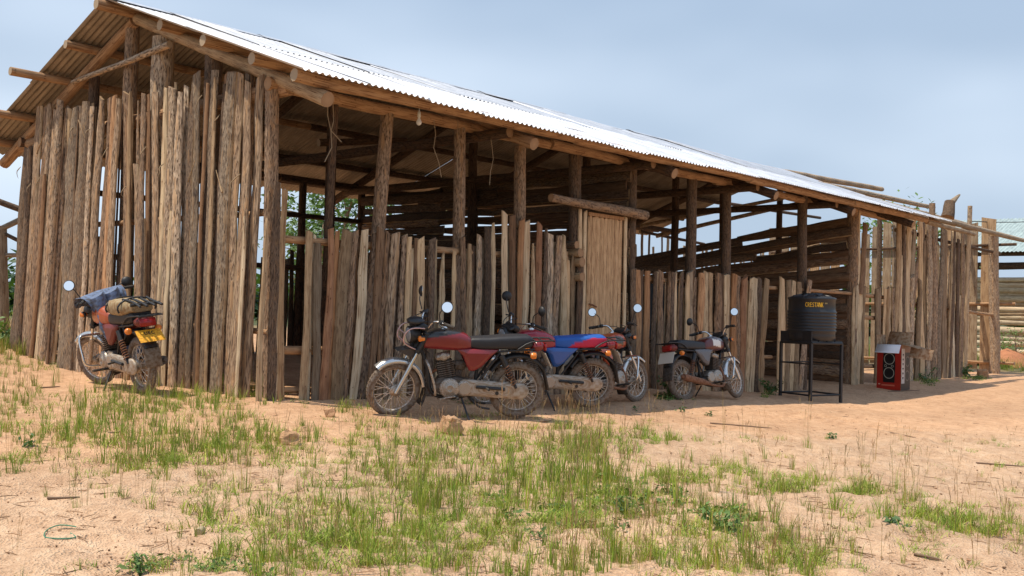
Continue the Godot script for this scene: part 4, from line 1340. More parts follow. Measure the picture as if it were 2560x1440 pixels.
	if cfg.has("plate_text"):
		var k := 0
		for line in cfg.plate_text:
			var tm := TextMesh.new()
			tm.text = line
			var sf := SystemFont.new()
			sf.font_names = PackedStringArray(["Droid Sans"])
			sf.font_weight = 700
			tm.font = sf
			tm.font_size = 48
			tm.pixel_size = 0.0012
			tm.depth = 0.002
			tm.material = M.black
			var o := put("plate_lettering", tm, pl)
			var bb := Basis(Vector3(0, 0, 1), cfg.get("plate_tilt", -0.45))
			o.transform = Transform3D(bb * Basis(Vector3(0, 1, 0), -PI / 2.0), Vector3(-0.93, 0.625, 0) + bb * Vector3(-0.0035, 0.035 - 0.072 * k, 0))
			k += 1
	st = new_st()
	for s in [-1.0, 1.0]:
		tube(st, smooth([Vector3(-0.60, 0.74, s * 0.14), Vector3(-0.74, 0.82, s * 0.14), Vector3(-0.98, 0.835, s * 0.11)], 3), 0.009, 6)
	for x in [-0.78, -0.86, -0.98]:
		tube(st, [Vector3(x, 0.828, -0.125), Vector3(x, 0.828, 0.125)], 0.008, 6)
	bpart("carrier", st, M.black)
	# crash guard round the engine
	st = new_st()
	for s in [-1.0, 1.0]:
		tube(st, smooth([Vector3(0.33, 0.60, s * 0.03), Vector3(0.34, 0.605, s * 0.20), Vector3(0.325, 0.57, s * 0.27), Vector3(0.27, 0.40, s * 0.275), Vector3(0.25, 0.29, s * 0.25), Vector3(0.24, 0.265, s * 0.10)], 5), 0.0125, 8)
	bpart("crash_guard", st, cfg.get("guard", M.chrome))
	# pegs, pedals, stands
	for s in [-1.0, 1.0]:
		st = new_st()
		tube(st, [Vector3(0.02, 0.245, s * 0.09), Vector3(0.02, 0.245, s * 0.27)], 0.014, 8)
		bpart("footpeg", st, M.rubber)
		st = new_st()
		tube(st, smooth([Vector3(0.02, 0.25, s * 0.15), Vector3(0.16, 0.23, s * 0.17), Vector3(0.19, 0.235, s * 0.22)], 3), 0.008, 6)
		bpart("pedal", st, M.alloy)
		st = new_st()
		tube(st, [Vector3(-0.28, 0.34, s * 0.12), Vector3(-0.30, 0.33, s * 0.22)], 0.012, 8)
		bpart("footpeg", st, M.rubber)
	st = new_st()
	var foot := Vector3(-0.12, 0.0, -0.26)
	foot.y = -foot.z * -tan(deg_to_rad(cfg.get("lean", 7.0))) + 0.01
	tube(st, [Vector3(-0.04, 0.22, -0.10), foot], 0.011, 6)
	bpart("side_stand", st, M.black)
	if cfg.get("centre_stand", false):
		for s in [-1.0, 1.0]:
			st = new_st()
			tube(st, smooth([Vector3(-0.13, 0.22, s * 0.08), Vector3(-0.22, 0.14, s * 0.12), Vector3(-0.33, 0.12, s * 0.14)], 3), 0.011, 6)
			bpart("stand_leg", st, M.black)
	return bike

func build_motorcycles() -> void:
	rng.seed = 9
	M.guard_pink = mat(Color(0.62, 0.42, 0.40), 0.4, 0.4)
	M.chain_dust = mat(Color(0.42, 0.37, 0.31), 0.6, 0.3, M.rubber.albedo_texture, null, Vector3(2, 2, 1))
	M.plate_white = mat(Color(0.62, 0.58, 0.50), 0.6)
	M.plate_yellow = mat(Color(0.80, 0.42, 0.03), 0.5, 0.0, M.rubber.albedo_texture, null, Vector3(7, 7, 1))
	M.panel_red = mat(Color(0.21, 0.016, 0.02), 0.3)
	M.panel_blue = mat(Color(0.012, 0.085, 0.33), 0.35)
	M.panel_orange = mat(Color(0.42, 0.075, 0.03), 0.35)
	M.panel_grey = mat(Color(0.16, 0.17, 0.19), 0.5, 0.0, M.rubber.albedo_texture, null, Vector3(9, 9, 1))
	M.panel_maroon = mat(Color(0.16, 0.03, 0.025), 0.45)
	for m in [M.panel_red, M.panel_blue, M.panel_orange]:
		m.clearcoat_enabled = true
		m.clearcoat = 0.5
		m.clearcoat_roughness = 0.2
	var to_us := (EYE - Vector3(3, 0.8, 1.2)).normalized()
	place_bike("dusty dark red motorcycle with black seat and silver front fender", 985, 1037, 1268, 1028, {"tank": Color(0.20, 0.012, 0.018), "tank_top": Color(0.02, 0.02, 0.022), "panel": M.panel_red, "steer": 17.0, "lamp_guard": true, "lean": 6.0, "centre_stand": true, "guard": M.alloy, "mirrors": [[-1.0, Vector3(-0.72, 0.14, 0.62)], [1.0, Vector3(0.66, 0.0, 0.60)]]}, Vector2(0.90, 1.02), 1.0, Vector2(-0.80, -0.60))
	place_bike("motorcycle with blue and crimson seat cover and blue side panel", 1180, 1012, 1455, 1022, {"tank": Color(0.30, 0.015, 0.035), "panel": M.panel_blue, "tail": M.panel_red, "seat": Color(0.013, 0.10, 0.40), "seat_side": Color(0.52, 0.012, 0.06), "steer": 18.0, "lean": 6.0, "mirrors": [[1.0, Vector3(0.7, 0.0, -0.6)], [-1.0, Vector3(0.9, 0.1, 0.2)]]}, Vector2(2.60, 0.80), 1.0, Vector2(-0.86, -0.51))
	place_bike("orange tanked motorcycle with both mirrors shining, front wheel toward the pickets", 1590, 1003, 1490, 1012, {"tank": Color(0.42, 0.07, 0.02), "tank_top": Color(0.42, 0.07, 0.02), "tank_patch": Color(0.03, 0.03, 0.03), "panel": M.panel_orange, "steer": -6.0, "lean": 8.0, "mirrors": [[-1.0, Vector3(-0.66, 0.10, 0.74)], [1.0, Vector3(-0.66, 0.10, 0.74)]]}, Vector2(5.47, 1.02), 1.0, Vector2(0.99, -0.10))
	place_bike("grey motorcycle with a white tank patch beside the water tank stand", 1840, 996, 1740, 1003, {"tank": Color(0.10, 0.012, 0.014), "tank_top": Color(0.17, 0.18, 0.20), "tank_patch": Color(0.68, 0.66, 0.62), "panel": M.panel_grey, "tail": M.panel_maroon, "steer": 10.0, "lean": 9.0, "flap": M.flap_brown, "muffler": M.rust, "mirrors": [[1.0, Vector3(-0.72, 0.10, 0.66)], [-1.0, Vector3(0.3, 0.1, -1.0)]]}, Vector2(7.95, 1.2), 1.0, Vector2(0.995, 0.08))
	var lb := place_bike("mud-brown motorcycle with yellow plate leaning by the gable planks", 250, 958, 378, 978, {"tank": Color(0.40, 0.085, 0.03), "panel": M.panel_maroon, "steer": 22.0, "lean": 8.0, "grimy": true, "plate": M.plate_yellow, "plate_text": ["UEC"], "plate_tilt": -0.85, "spring": M.rust, "rear_flap": M.flap_brown, "mirrors": [[-1.0, Vector3(-0.64, 0.12, 0.75)], [1.0, Vector3(0.3, 0.0, -1.0), 0.15]]}, Vector2(-0.72, -2.46), 1.0, Vector2(0.09, -0.99))
	# jacket thrown over the bars, canvas bag strapped on the seat
	jacket(lb)
	seat_bag(lb)
# front and rear wheel contact; heading from their ground points unless given
func place_bike(label: String, fx: float, fy: float, rx: float, ry: float, cfg: Dictionary, front: Vector2, keep: float, dir := Vector2.ZERO) -> Node3D:
	if dir == Vector2.ZERO:
		var r := ground_at(rx, ry)
		dir = (front - Vector2(r.x, r.z))
	dir = dir.normalized()
	var sc: float = cfg.get("scale", 1.06)
	cfg.scale = sc
	var mid := front - dir * 0.648 * sc
	var rear := front - dir * 1.278 * sc
	var y := (level(front.x, front.y) * 0.63 + level(rear.x, rear.y) * 0.648) / 1.278
	return motorcycle(label, Vector3(mid.x, y - 0.006, mid.y), dir, cfg)
func jacket(b: Node3D) -> void:
	var root := base("jacket")
	tag(root, "faded blue jacket thrown over motorcycle handlebars", "jacket")
	root.transform = b.transform * steer
	var f := FastNoiseLite.new()
	f.seed = 4
	f.frequency = 4.0
	# a cloth laid over the bar: the back hangs towards the rider, the hem in front is short
	var st := new_st()
	var grid := []
	for j in 31:
		var v := j / 30.0
		var hang := v * 0.92 - 0.20
		var row := PackedVector3Array()
		for i in 33:
			var u := i / 32.0
			var z := lerpf(-0.29, 0.27, u)
			var x := 0.30 - clampf(hang, -0.10, 0.10) * 0.95
			var y := 1.072 + 0.006 * cos(z * 12.0)
			var dropd := maxf(absf(hang) - 0.05, 0.0)
			var longer := 1.0 + 0.22 * sin(z * 8.0 + 0.6) + 0.10 * f.get_noise_2d(z * 2.0, 3.0)
			y -= dropd * longer
			x += -dropd * 0.16 if hang > 0.0 else dropd * 0.3
			var deep := clampf(dropd * 4.0, 0.0, 1.0)
			var fold := deep * (0.028 * sin(z * 27.0 + 2.2 * f.get_noise_2d(z, hang)) + 0.012 * sin(z * 61.0 + hang * 9.0)) + 0.018 * f.get_noise_2d(z * 3.0, hang * 3.0)
			row.append(Vector3(x - fold * (1.0 if hang > 0.0 else -1.0), y + 0.25 * absf(fold), z * (1.0 - 0.22 * deep) + 0.012 * f.get_noise_2d(hang * 5.0, z + 7.0)))
		grid.append(row)
	loft(st, grid, false, false, false)
	obj("jacket_body", st, M.denim, root)
	for s in [[-0.16, -0.20, 0.46, 0.11], [0.05, -0.03, 0.50, 0.12]]:
		st = new_st()
		var rings := []
		for k in 13:
			var t := k / 12.0
			var c := Vector3(s[3] + 0.05 - 0.09 * t, 1.06 - s[2] * t, lerpf(s[0], s[1], t) + 0.012 * sin(t * 6.0))
			var ring := PackedVector3Array()
			for q in 14:
				var a := TAU * q / 14.0
				var r := lerpf(0.085, 0.062, t) * (1.0 + 0.14 * sin(a * 3.0 + t * 9.0) + 0.10 * sin(t * 26.0 + a))
				ring.append(c + Vector3(sin(a) * r * 0.55, 0.02 * cos(a), cos(a) * r))
			rings.append(ring)
		loft(st, rings, true, false)
		obj("sleeve", st, M.denim, root)
func seat_bag(b: Node3D) -> void:
	var root := base("canvas_bag")
	tag(root, "beige canvas bag strapped on a motorcycle seat", "bag")
	root.transform = b.transform
	var st := new_st()
	var rings := []
	var f := FastNoiseLite.new()
	f.seed = 6
	f.frequency = 6.0
	for i in 13:
		var t := i / 12.0
		var x := lerpf(-0.12, -0.80, t)
		var e := sin(clampf(t * PI, 0.12, PI - 0.12))
		var ring := PackedVector3Array()
		for k in 20:
			var a := TAU * k / 20.0
			var c := signf(cos(a)) * pow(absf(cos(a)), 0.55)
			var s := signf(sin(a)) * pow(absf(sin(a)), 0.55)
			var w := 1.0 + 0.10 * f.get_noise_2d(x * 4.0, a * 0.5)
			ring.append(Vector3(x, 0.915 + s * 0.09 * w * pow(e, 0.3), c * 0.185 * w * pow(e, 0.25)))
		rings.append(ring)
	loft(st, rings)
	obj("bag_body", st, M.canvas, root)
	for x in [-0.34, -0.66]:
		st = new_st()
		var pts := []
		for k in 13:
			var a := lerpf(-0.35, PI + 0.35, k / 12.0)
			pts.append(Vector3(x, 0.905 + sin(a) * 0.107, cos(a) * 0.20))
		tube(st, pts, 0.010, 5)
		obj("strap", st, M.black, root)
	st = new_st()
	for z in [-0.12, -0.04, 0.05, 0.13]:
		tube(st, smooth([Vector3(-0.62, 1.0, z), Vector3(-0.80, 0.975, z * 0.8), Vector3(-1.02, 0.93, z * 0.9)], 3), 0.014, 5)
	tube(st, [Vector3(-0.88, 0.945, -0.15), Vector3(-0.88, 0.945, 0.15)], 0.018, 6)
	obj("folded_straps", st, M.black, root)

# ---------------------------------------------------------------- things round the shed
func build_surroundings() -> void:
	rng.seed = 21
	build_pen()
	build_left_fence()
	build_pole_barn()
	# cable on to the neighbouring roof
	var st := new_st()
	var a2 := fp(2425, 553, -0.2)
	var pts := []
	for i in 9:
		var t := i / 8.0
		pts.append(a2.lerp(Vector3(46, 6.4, -1.5), t) - Vector3(0, 1.0 * t * (1.0 - t), 0))
	tube(st, pts, 0.014, 5)
	tag(obj("cable", st, M.wire), "thin dark cable strung from a pen post to the neighbouring roof", "cable")
	# far trees and bushes
	tree("leafy_tree", "leafy tree behind the shed seen between its posts", Vector3(11.6, 0.1, -13.5), 5.0, 2.1, 3600, M.leaf, 0.19, 1)
	tree("leafy_tree", "small leafy tree low behind the shed's rear pickets", Vector3(9.6, 0.1, -12.0), 3.1, 1.4, 1800, M.leaf, 0.15, 2)
	tree("leafy_tree", "tall green tree behind the pen's board wall", Vector3(30.5, -0.4, -4.6), 5.4, 2.0, 2600, M.leaf_light, 0.2, 3)
	tree("leafy_tree", "dark round tree beyond the rail fence", Vector3(2.0, 0.3, -30.0), 4.6, 2.6, 3000, M.leaf_dark, 0.26, 4)
	for b in [[-1.2, -12.5, 2.1, "leaf_light"], [0.6, -15.5, 2.4, "leaf"], [-3.0, -16.0, 2.0, "leaf"], [2.5, -19.0, 2.6, "leaf_dark"]]:
		tree("bush", "bush growing behind the rail fence past the gable", onto(b[0], b[1]), b[2], b[2] * 0.62, 1800, M[b[3]], 0.12, int(b[2] * 10), "bushes behind the rail fence", "bush")
	for b in [[33.5, -1.7, 1.3, "tall"], [35.5, -2.9, 1.0, "low"], [36.0, -0.2, 1.2, "wide"]]:
		tree("bush", b[3] + " green bush at the foot of the stacked pole wall", onto(b[0], b[1]), b[2], b[2] * 0.5, 500, M.leaf_light, 0.09, int(b[2] * 10), "bushes by the pole wall", "bush")
	# wood on the horizon
	var me := leaf_mesh(260, 1.0, 0.33, 31)
	me.surface_set_material(0, M.leaf_dark)
	var mm := MultiMesh.new()
	mm.transform_format = MultiMesh.TRANSFORM_3D
	mm.mesh = me
	mm.instance_count = 260
	for i in 260:
		var an := rng.randf_range(-2.7, 0.5)
		var d := rng.randf_range(60, 110)
		var s := rng.randf_range(1.8, 3.4)
		mm.set_instance_transform(i, Transform3D(Basis(Vector3.UP, rng.randf() * TAU).scaled(Vector3(s * 1.3, s, s * 1.3)), Vector3(5 + cos(an) * d, -0.4 + s * 0.45, sin(an) * d)))
	var mi := MultiMeshInstance3D.new()
	mi.multimesh = mm
	mi.name = "distant_woods"
	add_child(mi)
	tag(mi, "dark green bush line on the far horizon", "woods", "", "stuff")
	# bank of red earth past the pen
	st = new_st()
	var rows := []
	for j in 5:
		var r := PackedVector3Array()
		for i in 22:
			var x := lerpf(30.0, 44.0, i / 21.0)
			var t := j / 4.0
			r.append(Vector3(x + rng.randf_range(-0.1, 0.1), -0.62 + sin(t * PI) * (0.5 + 0.15 * sin(x)) + rng.randf_range(-0.04, 0.04), lerpf(-0.6, -2.4, t) - 0.1 * (x - 30)))
		rows.append(r)
	loft(st, rows, false, false, false)
	var bank := obj("earth_bank", st, M.earth)
	bank.set_meta("kind", "structure")

func build_pen() -> void:
	var pen := base("plank_pen")
	tag(pen, "roofless pen of upright slabs and boards at the shed's far end", "pen")
	for p in [[2483, 590, 2487, 934, 0.155, "bark_tan"], [2331, 508, 2325, 948, 0.085, "bark_brown"], [2425, 515, 2410, 940, 0.07, "bark_grey"], [2200, 525, 2195, 950, 0.085, "bark_dark"]]:
		var z := 0.0 if p[0] != 2200 else -3.3
		var a := fp(p[2], p[3], z)
		a.y = level(a.x, z) - 0.08
		timber("post", pen, a, fp(p[0], p[1], z), p[4], p[4] * 0.9, M[p[5]], M.end_grain)
	var sl := [[2146, 532, 2138, 956, 8, "k"], [2154, 560, 2150, 735, 16, "m"], [2135, 717, 2131, 957, 9, "k"], [2143, 712, 2139, 957, 10, "w"], [2151, 714, 2147, 957, 9, "k"], [2159, 717, 2154, 955, 9, "t"], [2190, 722, 2187, 952, 9, "t"], [2199, 720, 2197, 952, 8, "e"], [2207, 722, 2204, 951, 7, "k"], [2216, 720, 2213, 951, 9, "t"], [2225, 719, 2222, 951, 8, "k"], [2233, 720, 2230, 950, 7, "n"], [2244, 549, 2232, 950, 14, "t"], [2252, 640, 2245, 949, 8, "k"], [2258, 556, 2254, 949, 9, "d"], [2270, 550, 2266, 949, 10, "w"], [2311, 560, 2278, 760, 10, "n"], [2283, 690, 2276, 948, 12, "b"], [2292, 700, 2290, 948, 11, "t"], [2301, 545, 2303, 948, 10, "k"], [2312, 600, 2312, 947, 12, "e"], [2320, 545, 2318, 947, 11, "g"], [2340, 560, 2336, 946, 9, "n"], [2354, 572, 2343, 945, 14, "g"], [2366, 576, 2357, 944, 13, "e"], [2377, 574, 2368, 943, 10, "d"], [2385, 570, 2378, 942, 9, "w"], [2376, 700, 2382, 941, 7, "w"], [2392, 600, 2389, 941, 10, "d"], [2408, 582, 2398, 940, 18, "n"], [2419, 583, 2407, 939, 12, "t"], [2400, 740, 2402, 939, 6, "w"]]
	var i := 0
	for s in sl:
		var z := 0.06 + 0.03 * (i % 2)
		var a := fp(s[2], s[3], z)
		var b := fp(s[0], s[1], z)
		if s[3] > 900: a.y = level(a.x, z) - 0.04
		var w := absf(fp(s[0] + s[4] * 0.5, s[1], z).x - fp(s[0] - s[4] * 0.5, s[1], z).x) * 1.05
		plank("plank", pen, a, b, minf(w, 0.30) * rng.randf_range(0.8, 1.0), Vector3(0, 0, 1), sort(s[5]), "slab", Vector3.ZERO, 0.2 if i % 4 == 0 else 0.0)
		if s[3] > 900 and s[0] > 2180:
			var zb := -0.02
			var hb := fp(s[0] + rng.randf_range(4, 9), s[1] + rng.randf_range(0, 60), zb)
			var fb := fp(s[2] + rng.randf_range(4, 9), s[3], zb)
			if hb.x < 22.6:
				fb.y = level(fb.x, zb) - 0.04
				plank("plank", pen, fb, hb, rng.randf_range(0.12, 0.22), Vector3(0, 0, 1), sort("gentkb"[rng.randi() % 6]), "slab", Vector3.ZERO, rng.randf_range(0.0, 0.5))
		i += 1
	for r in [[15.2, 1.55, 17.6, 1.5], [15.2, 1.05, 17.6, 1.0], [15.2, -0.05, 17.6, -0.12], [17.5, 1.45, 25.2, 1.2], [17.5, 3.15, 25.6, 3.05]]:
		timber("rail", pen, Vector3(r[0], r[1], 0.0), Vector3(r[2], r[3], 0.0), 0.05, 0.045, M.log_shaded if r[1] > 3.0 else M.log_peeled, M.end_pale)
	# far end: sawn boards on two rails
	var z := -0.05
	while z > -7.4:
		var w := rng.randf_range(0.26, 0.42)
		if not (z < -4.05 and z > -4.55):
			plank("board", pen, Vector3(25.35, level(25.35, z) + rng.randf_range(0.0, 0.1), z - w / 2), Vector3(25.35, 3.9 + rng.randf_range(-0.15, 0.35), z - w / 2 + rng.randf_range(-0.03, 0.03)), w, Vector3(-1, 0, 0), M[["e", "board_grey", "board_grey", "e", "board_tan"][rng.randi() % 5]], "board")
		z -= w + rng.randf_range(0.01, 0.07)
	for y in [3.3, 1.55, -0.2]:
		timber("rail", pen, Vector3(25.26, y, 0.55), Vector3(25.26, y - 0.1, -7.4), 0.045, 0.04, M.log_shaded if y > 3 else M.log_peeled, M.end_pale)
	# rear side of the pen, seen over the shed's end wall
	var x := 15.4
	while x < 25.0:
		var w := rng.randf_range(0.10, 0.18)
		plank("plank", pen, onto(x, -7.0) - Vector3(0, 0.05, 0), Vector3(x + rng.randf_range(-0.1, 0.1), rng.randf_range(2.7, 3.5), -7.0), w, Vector3(0, 0, 1), M[["e", "g", "n", "w"][rng.randi() % 4]])
		x += w + rng.randf_range(0.05, 0.3)
	# a charred stump and a broken post on top
	timber("stump", pen, fp(2368, 545, -0.4), fp(2375, 505, -0.4), 0.19, 0.14, M.bark_dark, M.end_grain)
	timber("stump", pen, fp(2374, 510, -0.4), fp(2398, 488, -0.4), 0.10, 0.03, M.weathered, M.end_pale)

func build_left_fence() -> void:
	var fe := base("rail_fence")
	tag(fe, "grey rail fence of round poles past the gable's rear corner", "fence")
	var d := 17.0
	var foot := EYE + ray(10, 850) * d
	foot.y = level(foot.x, foot.z) - 0.1
	timber("post", fe, foot, EYE + ray(4, 565) * d, 0.095, 0.085, M.weathered, M.end_grain, 0.1)
	var dir := Vector3(-1.0, 0, 0.15)
	for r in [[505, 524, 0.055, "bark_dark"], [572, 548, 0.05, "weathered"], [580, 605, 0.035, "bark_dark"], [638, 637, 0.04, "bark_grey"]]:
		var a := EYE + ray(-60, r[0] - (r[1] - r[0]) * 1.2) * (d - 0.2)
		var b := EYE + ray(52, r[1]) * (d + 0.1)
		timber("rail", fe, a, b, r[2], r[2], M[r[3]], M.end_grain, 0.2)
	var f2 := foot + dir * 2.4
	f2.y = level(f2.x, f2.z) - 0.1
	timber("post", fe, f2, f2 + Vector3(0, 2.3, 0), 0.09, 0.08, M.weathered, M.end_grain)

func build_pole_barn() -> void:
	var pb := base("pole_barn")
	tag(pb, "neighbouring barn walled with stacked pale poles under a teal roof", "barn")
	var x := 38.0
	var n := 17
	for i in n:
		var y := lerpf(-0.45, 2.75, i / (n - 1.0))
		if i == 2: continue
		plank("wall_pole", pb, Vector3(x + rng.randf_range(-0.08, 0.08), y + rng.randf_range(-0.03, 0.03), -7.5), Vector3(x + rng.randf_range(-0.08, 0.08), y + rng.randf_range(-0.05, 0.05), 3.0), 0.29, Vector3(-1, 0, 0), sort("wkwtwk"[rng.randi() % 6]), "pole")
	for z in [-7.0, -4.0, -1.0, 2.0]:
		timber("post", pb, Vector3(x + 0.25, -0.7, z), Vector3(x + 0.25, 3.9, z), 0.12, 0.11, M.bark_dark, M.end_grain)
	timber("beam", pb, Vector3(x + 0.1, 3.35, -7.8), Vector3(x + 0.1, 3.35, 3.5), 0.16, 0.15, M.log_shaded, M.end_grain)
	timber("beam", pb, Vector3(x - 0.5, 3.82, -7.8), Vector3(x - 0.5, 3.82, 3.5), 0.12, 0.12, M.log_shaded, M.end_grain)
	for k in 13:
		var st := new_st()
		var z0 := -8.0 + k * 0.92
		var rows := []
		for s in [[x - 0.9, 3.86], [x + 1.6, 4.75], [x + 4.2, 5.7]]:
			var r := PackedVector3Array()
			for i in 41:
				var z := z0 + 0.95 * i / 40.0
				r.append(Vector3(s[0], s[1] + 0.02 * cos(z * TAU / 0.16) + 0.004 * (k % 2), z))
			rows.append(r)
		loft(st, rows, false, false, false)
		obj("roof_sheet", st, M.teal_sheet if k != 9 else M.rust_sheet, pb)

# ---------------------------------------------------------------- trees
func leaf_mesh(count: int, r: float, size: float, seed_: int) -> ArrayMesh:
	var g := RandomNumberGenerator.new()
	g.seed = seed_
	var st := new_st()
	st.set_smooth_group(-1)
	for i in count:
		var d := Vector3(g.randfn(), g.randfn() * 0.8, g.randfn()).normalized() * r * pow(g.randf(), 0.45)
		leaf(st, g, d, size * g.randf_range(0.6, 1.3))
	st.generate_normals()
	return st.commit()
func leaf(st: SurfaceTool, g: RandomNumberGenerator, at: Vector3, s: float) -> void:
	var b := Basis.from_euler(Vector3(g.randf_range(-0.9, 0.9), g.randf() * TAU, g.randf_range(-0.9, 0.9)))
	var l := b * Vector3(0, 0, s)
	var w := b * Vector3(s * 0.24, 0, 0)
	var n := b * Vector3(0, s * 0.10, 0)
	st.add_vertex(at); st.add_vertex(at + l * 0.5 + w - n * 0.2); st.add_vertex(at + l - n)
	st.add_vertex(at); st.add_vertex(at + l - n); st.add_vertex(at + l * 0.5 - w - n * 0.2)
func tree(called: String, label: String, at: Vector3, h: float, spread_: float, leaves: int, m: Material, size: float, seed_: int, group := "", cat := "tree") -> void:
	var g := RandomNumberGenerator.new()
	g.seed = seed_ * 17 + 5
	var root := base(called, at)
	tag(root, label, cat, group)
	var st := new_st()
	var low := 0.30 if cat == "tree" else 0.08
	tube(st, [Vector3(0, -0.2, 0), Vector3(0.05, h * 0.3, 0.03), Vector3(-0.04, h * 0.6, 0), Vector3(0.05, h * 0.85, 0)], [h * 0.026, h * 0.021, h * 0.014, h * 0.006], 8)
	var tips := []
	for i in 16:
		var y := h * lerpf(low, 0.92, i / 15.0)
		var an := i * 2.4 + g.randf()
		var r := spread_ * sin(lerpf(0.5, 2.7, i / 15.0)) * g.randf_range(0.65, 1.1)
		var tip := Vector3(cos(an) * r, y + h * 0.10 * g.randf(), sin(an) * r)
		tube(st, [Vector3(0, y * 0.82, 0), tip * Vector3(0.5, 1, 0.5) - Vector3(0, h * 0.03, 0), tip], [h * 0.009, h * 0.006, h * 0.002], 5)
		tips.append(tip)
		tips.append(tip * Vector3(0.55, 1.0, 0.55))
	obj("trunk", st, M.bark_brown, root)
	st = new_st()
	st.set_smooth_group(-1)
	var clump := h * 0.115
	for i in leaves:
		var tip: Vector3 = tips[g.randi() % tips.size()]
		var d := Vector3(g.randfn(), g.randfn() * 0.75, g.randfn()) * clump * 0.62
		leaf(st, g, tip + d, size * g.randf_range(0.7, 1.4))
	obj("crown", st, m, root)

# ---------------------------------------------------------------- small things
func build_props() -> void:
	rng.seed = 33
	# water tank on its stand
	var c := (Vector3(11.1, 0, 1.55) + Vector3(10.36, 0, 0.72)) / 2.0
	var gy := -0.50
	var ex := Vector3(0.66, 0, 0.23).normalized()
	var ez := Vector3(-ex.z, 0, ex.x)
	var top := 0.55
	var stand := base("tank_stand")
	tag(stand, "black steel angle stand carrying the water tank", "stand")
	var hw := 0.37
	var hs := []
	for q in [[-1, 1], [1, 1], [1, -1], [-1, -1]]:
		var f: Vector3 = c + ex * hw * q[0] + ez * hw * q[1]
		hs.append(f)
		var st := new_st()
		box(st, Vector3(f.x, (level(f.x, f.z) - 0.02 + top) / 2.0, f.z), Vector3(0.045, top - level(f.x, f.z) + 0.02, 0.045), Basis(ex, Vector3.UP, ez))
		obj("leg", st, M.black, stand)
	for y in [[gy + 0.13, 0.03], [0.18, 0.022], [top + 0.0, 0.05]]:
		for k in 4:
			if y[0] == 0.18 and k == 0: continue
			var st := new_st()
			var a: Vector3 = hs[k]
			var b: Vector3 = hs[(k + 1) % 4]
			tube(st, [Vector3(a.x, y[0], a.z), Vector3(b.x, y[0], b.z)], y[1] * 0.6, 6)
			obj("crossbar", st, M.black, stand)
	var st := new_st()
	for k in 4:
		box(st, Vector3(c.x, top + 0.035, c.z) + ex * (-0.3 + 0.2 * k), Vector3(0.17, 0.02, 0.74), Basis(ex, Vector3.UP, ez))
	obj("deck_slats", st, M.black, stand)
	for k in [0, 3]:
		st = new_st()
		var a: Vector3 = hs[k]
		var b: Vector3 = hs[(k + 1) % 4]
		box(st, Vector3((a.x + b.x) / 2, top + 0.10, (a.z + b.z) / 2), Vector3(0.02 if k == 3 else 0.76, 0.20, 0.76 if k == 3 else 0.02), Basis(ex, Vector3.UP, ez))
		if k == 3: obj("side_plate", st, M.black, stand)
	var tank := base("water_tank", Vector3(c.x, top + 0.045, c.z))
	tag(tank, "ribbed black plastic water tank with yellow lettering", "water tank")
	st = new_st()
	var prof := [[0.0, 0.39], [0.01, 0.415], [0.10, 0.415]]
	for k in 7:
		prof.append([0.15 + 0.055 * k, 0.415])
		prof.append([0.165 + 0.055 * k, 0.432])
		prof.append([0.185 + 0.055 * k, 0.432])
		prof.append([0.20 + 0.055 * k, 0.415])
	prof.append_array([[0.56, 0.412], [0.72, 0.408], [0.735, 0.424], [0.76, 0.424], [0.775, 0.40], [0.80, 0.30], [0.815, 0.20], [0.815, 0.19]])
	lathe(st, Vector3.ZERO, Vector3.UP, prof, 40)
	obj("tank_body", st, M.plastic_black, tank)
	st = new_st()
	lathe(st, Vector3(0, 0.80, 0), Vector3.UP, [[0.0, 0.20], [0.03, 0.20], [0.045, 0.18], [0.05, 0.02]], 24)
	obj("tank_lid", st, M.plastic_black, tank)
	for k in 8:
		st = new_st()
		var an := TAU * k / 8.0
		box(st, Vector3(cos(an) * 0.27, 0.80, sin(an) * 0.27), Vector3(0.18, 0.035, 0.05), Basis(Vector3.UP, -an) * Basis(Vector3(0, 0, 1), -0.20), 0.01)
		obj("tank_rib", st, M.plastic_black, tank)
	var sf := SystemFont.new()
	sf.font_names = PackedStringArray(["Droid Sans"])
	sf.font_weight = 800
	var dirc := Vector3(EYE.x - c.x, 0, EYE.z - c.z).normalized().rotated(Vector3.UP, 0.10)
	letters_round(tank, "CRESTANK", sf, 0.635, 0.412, dirc, 0.066, 0.0024, M.lettering)
	dots_after(tank, dirc, 0.412, 0.665)
	# speaker carton, lid flaps open
	build_carton()
	# lamps under the eave, not lit
	var n := 0
	for p in [[1048, 280, 0.42], [2103, 503, 0.30]]:
		var a := fp(p[0], p[1], p[2])
		var bulb := base("light_bulb", a)
		tag(bulb, ["white light bulb hanging from the eave log above the pickets", "white light bulb hanging at the shed's far corner post"][n], "light bulb")
		n += 1
		st = new_st()
		lathe(st, Vector3.ZERO, Vector3.DOWN, [[-0.06, 0.004], [-0.01, 0.006], [0.0, 0.019], [0.06, 0.021], [0.062, 0.016]], 12)
		obj("socket", st, M.bulb_cap, bulb)
		st = new_st()
		lathe(st, Vector3(0, -0.062, 0), Vector3.DOWN, [[0.0, 0.014], [0.02, 0.017], [0.045, 0.030], [0.065, 0.034], [0.085, 0.028], [0.098, 0.012], [0.10, 0.003]], 16)
		obj("bulb", st, M.bulb, bulb)
	# stones, sprigs, sticks, twine
	rock("stone", "pale angular stone standing on the sand before the red motorcycle", 1128, 1083, 0.105, 1)
	rock("stone", "rounded tan stone half hidden among grass tufts", 722, 1112, 0.075, 2)
	rock("stone", "small brown stone on bare sand past the corner post", 825, 1042, 0.06, 3)
	rock("stone", "chunk of broken masonry at the foot of the pen's end post", 2457, 943, 0.14, 4)
	n = 0
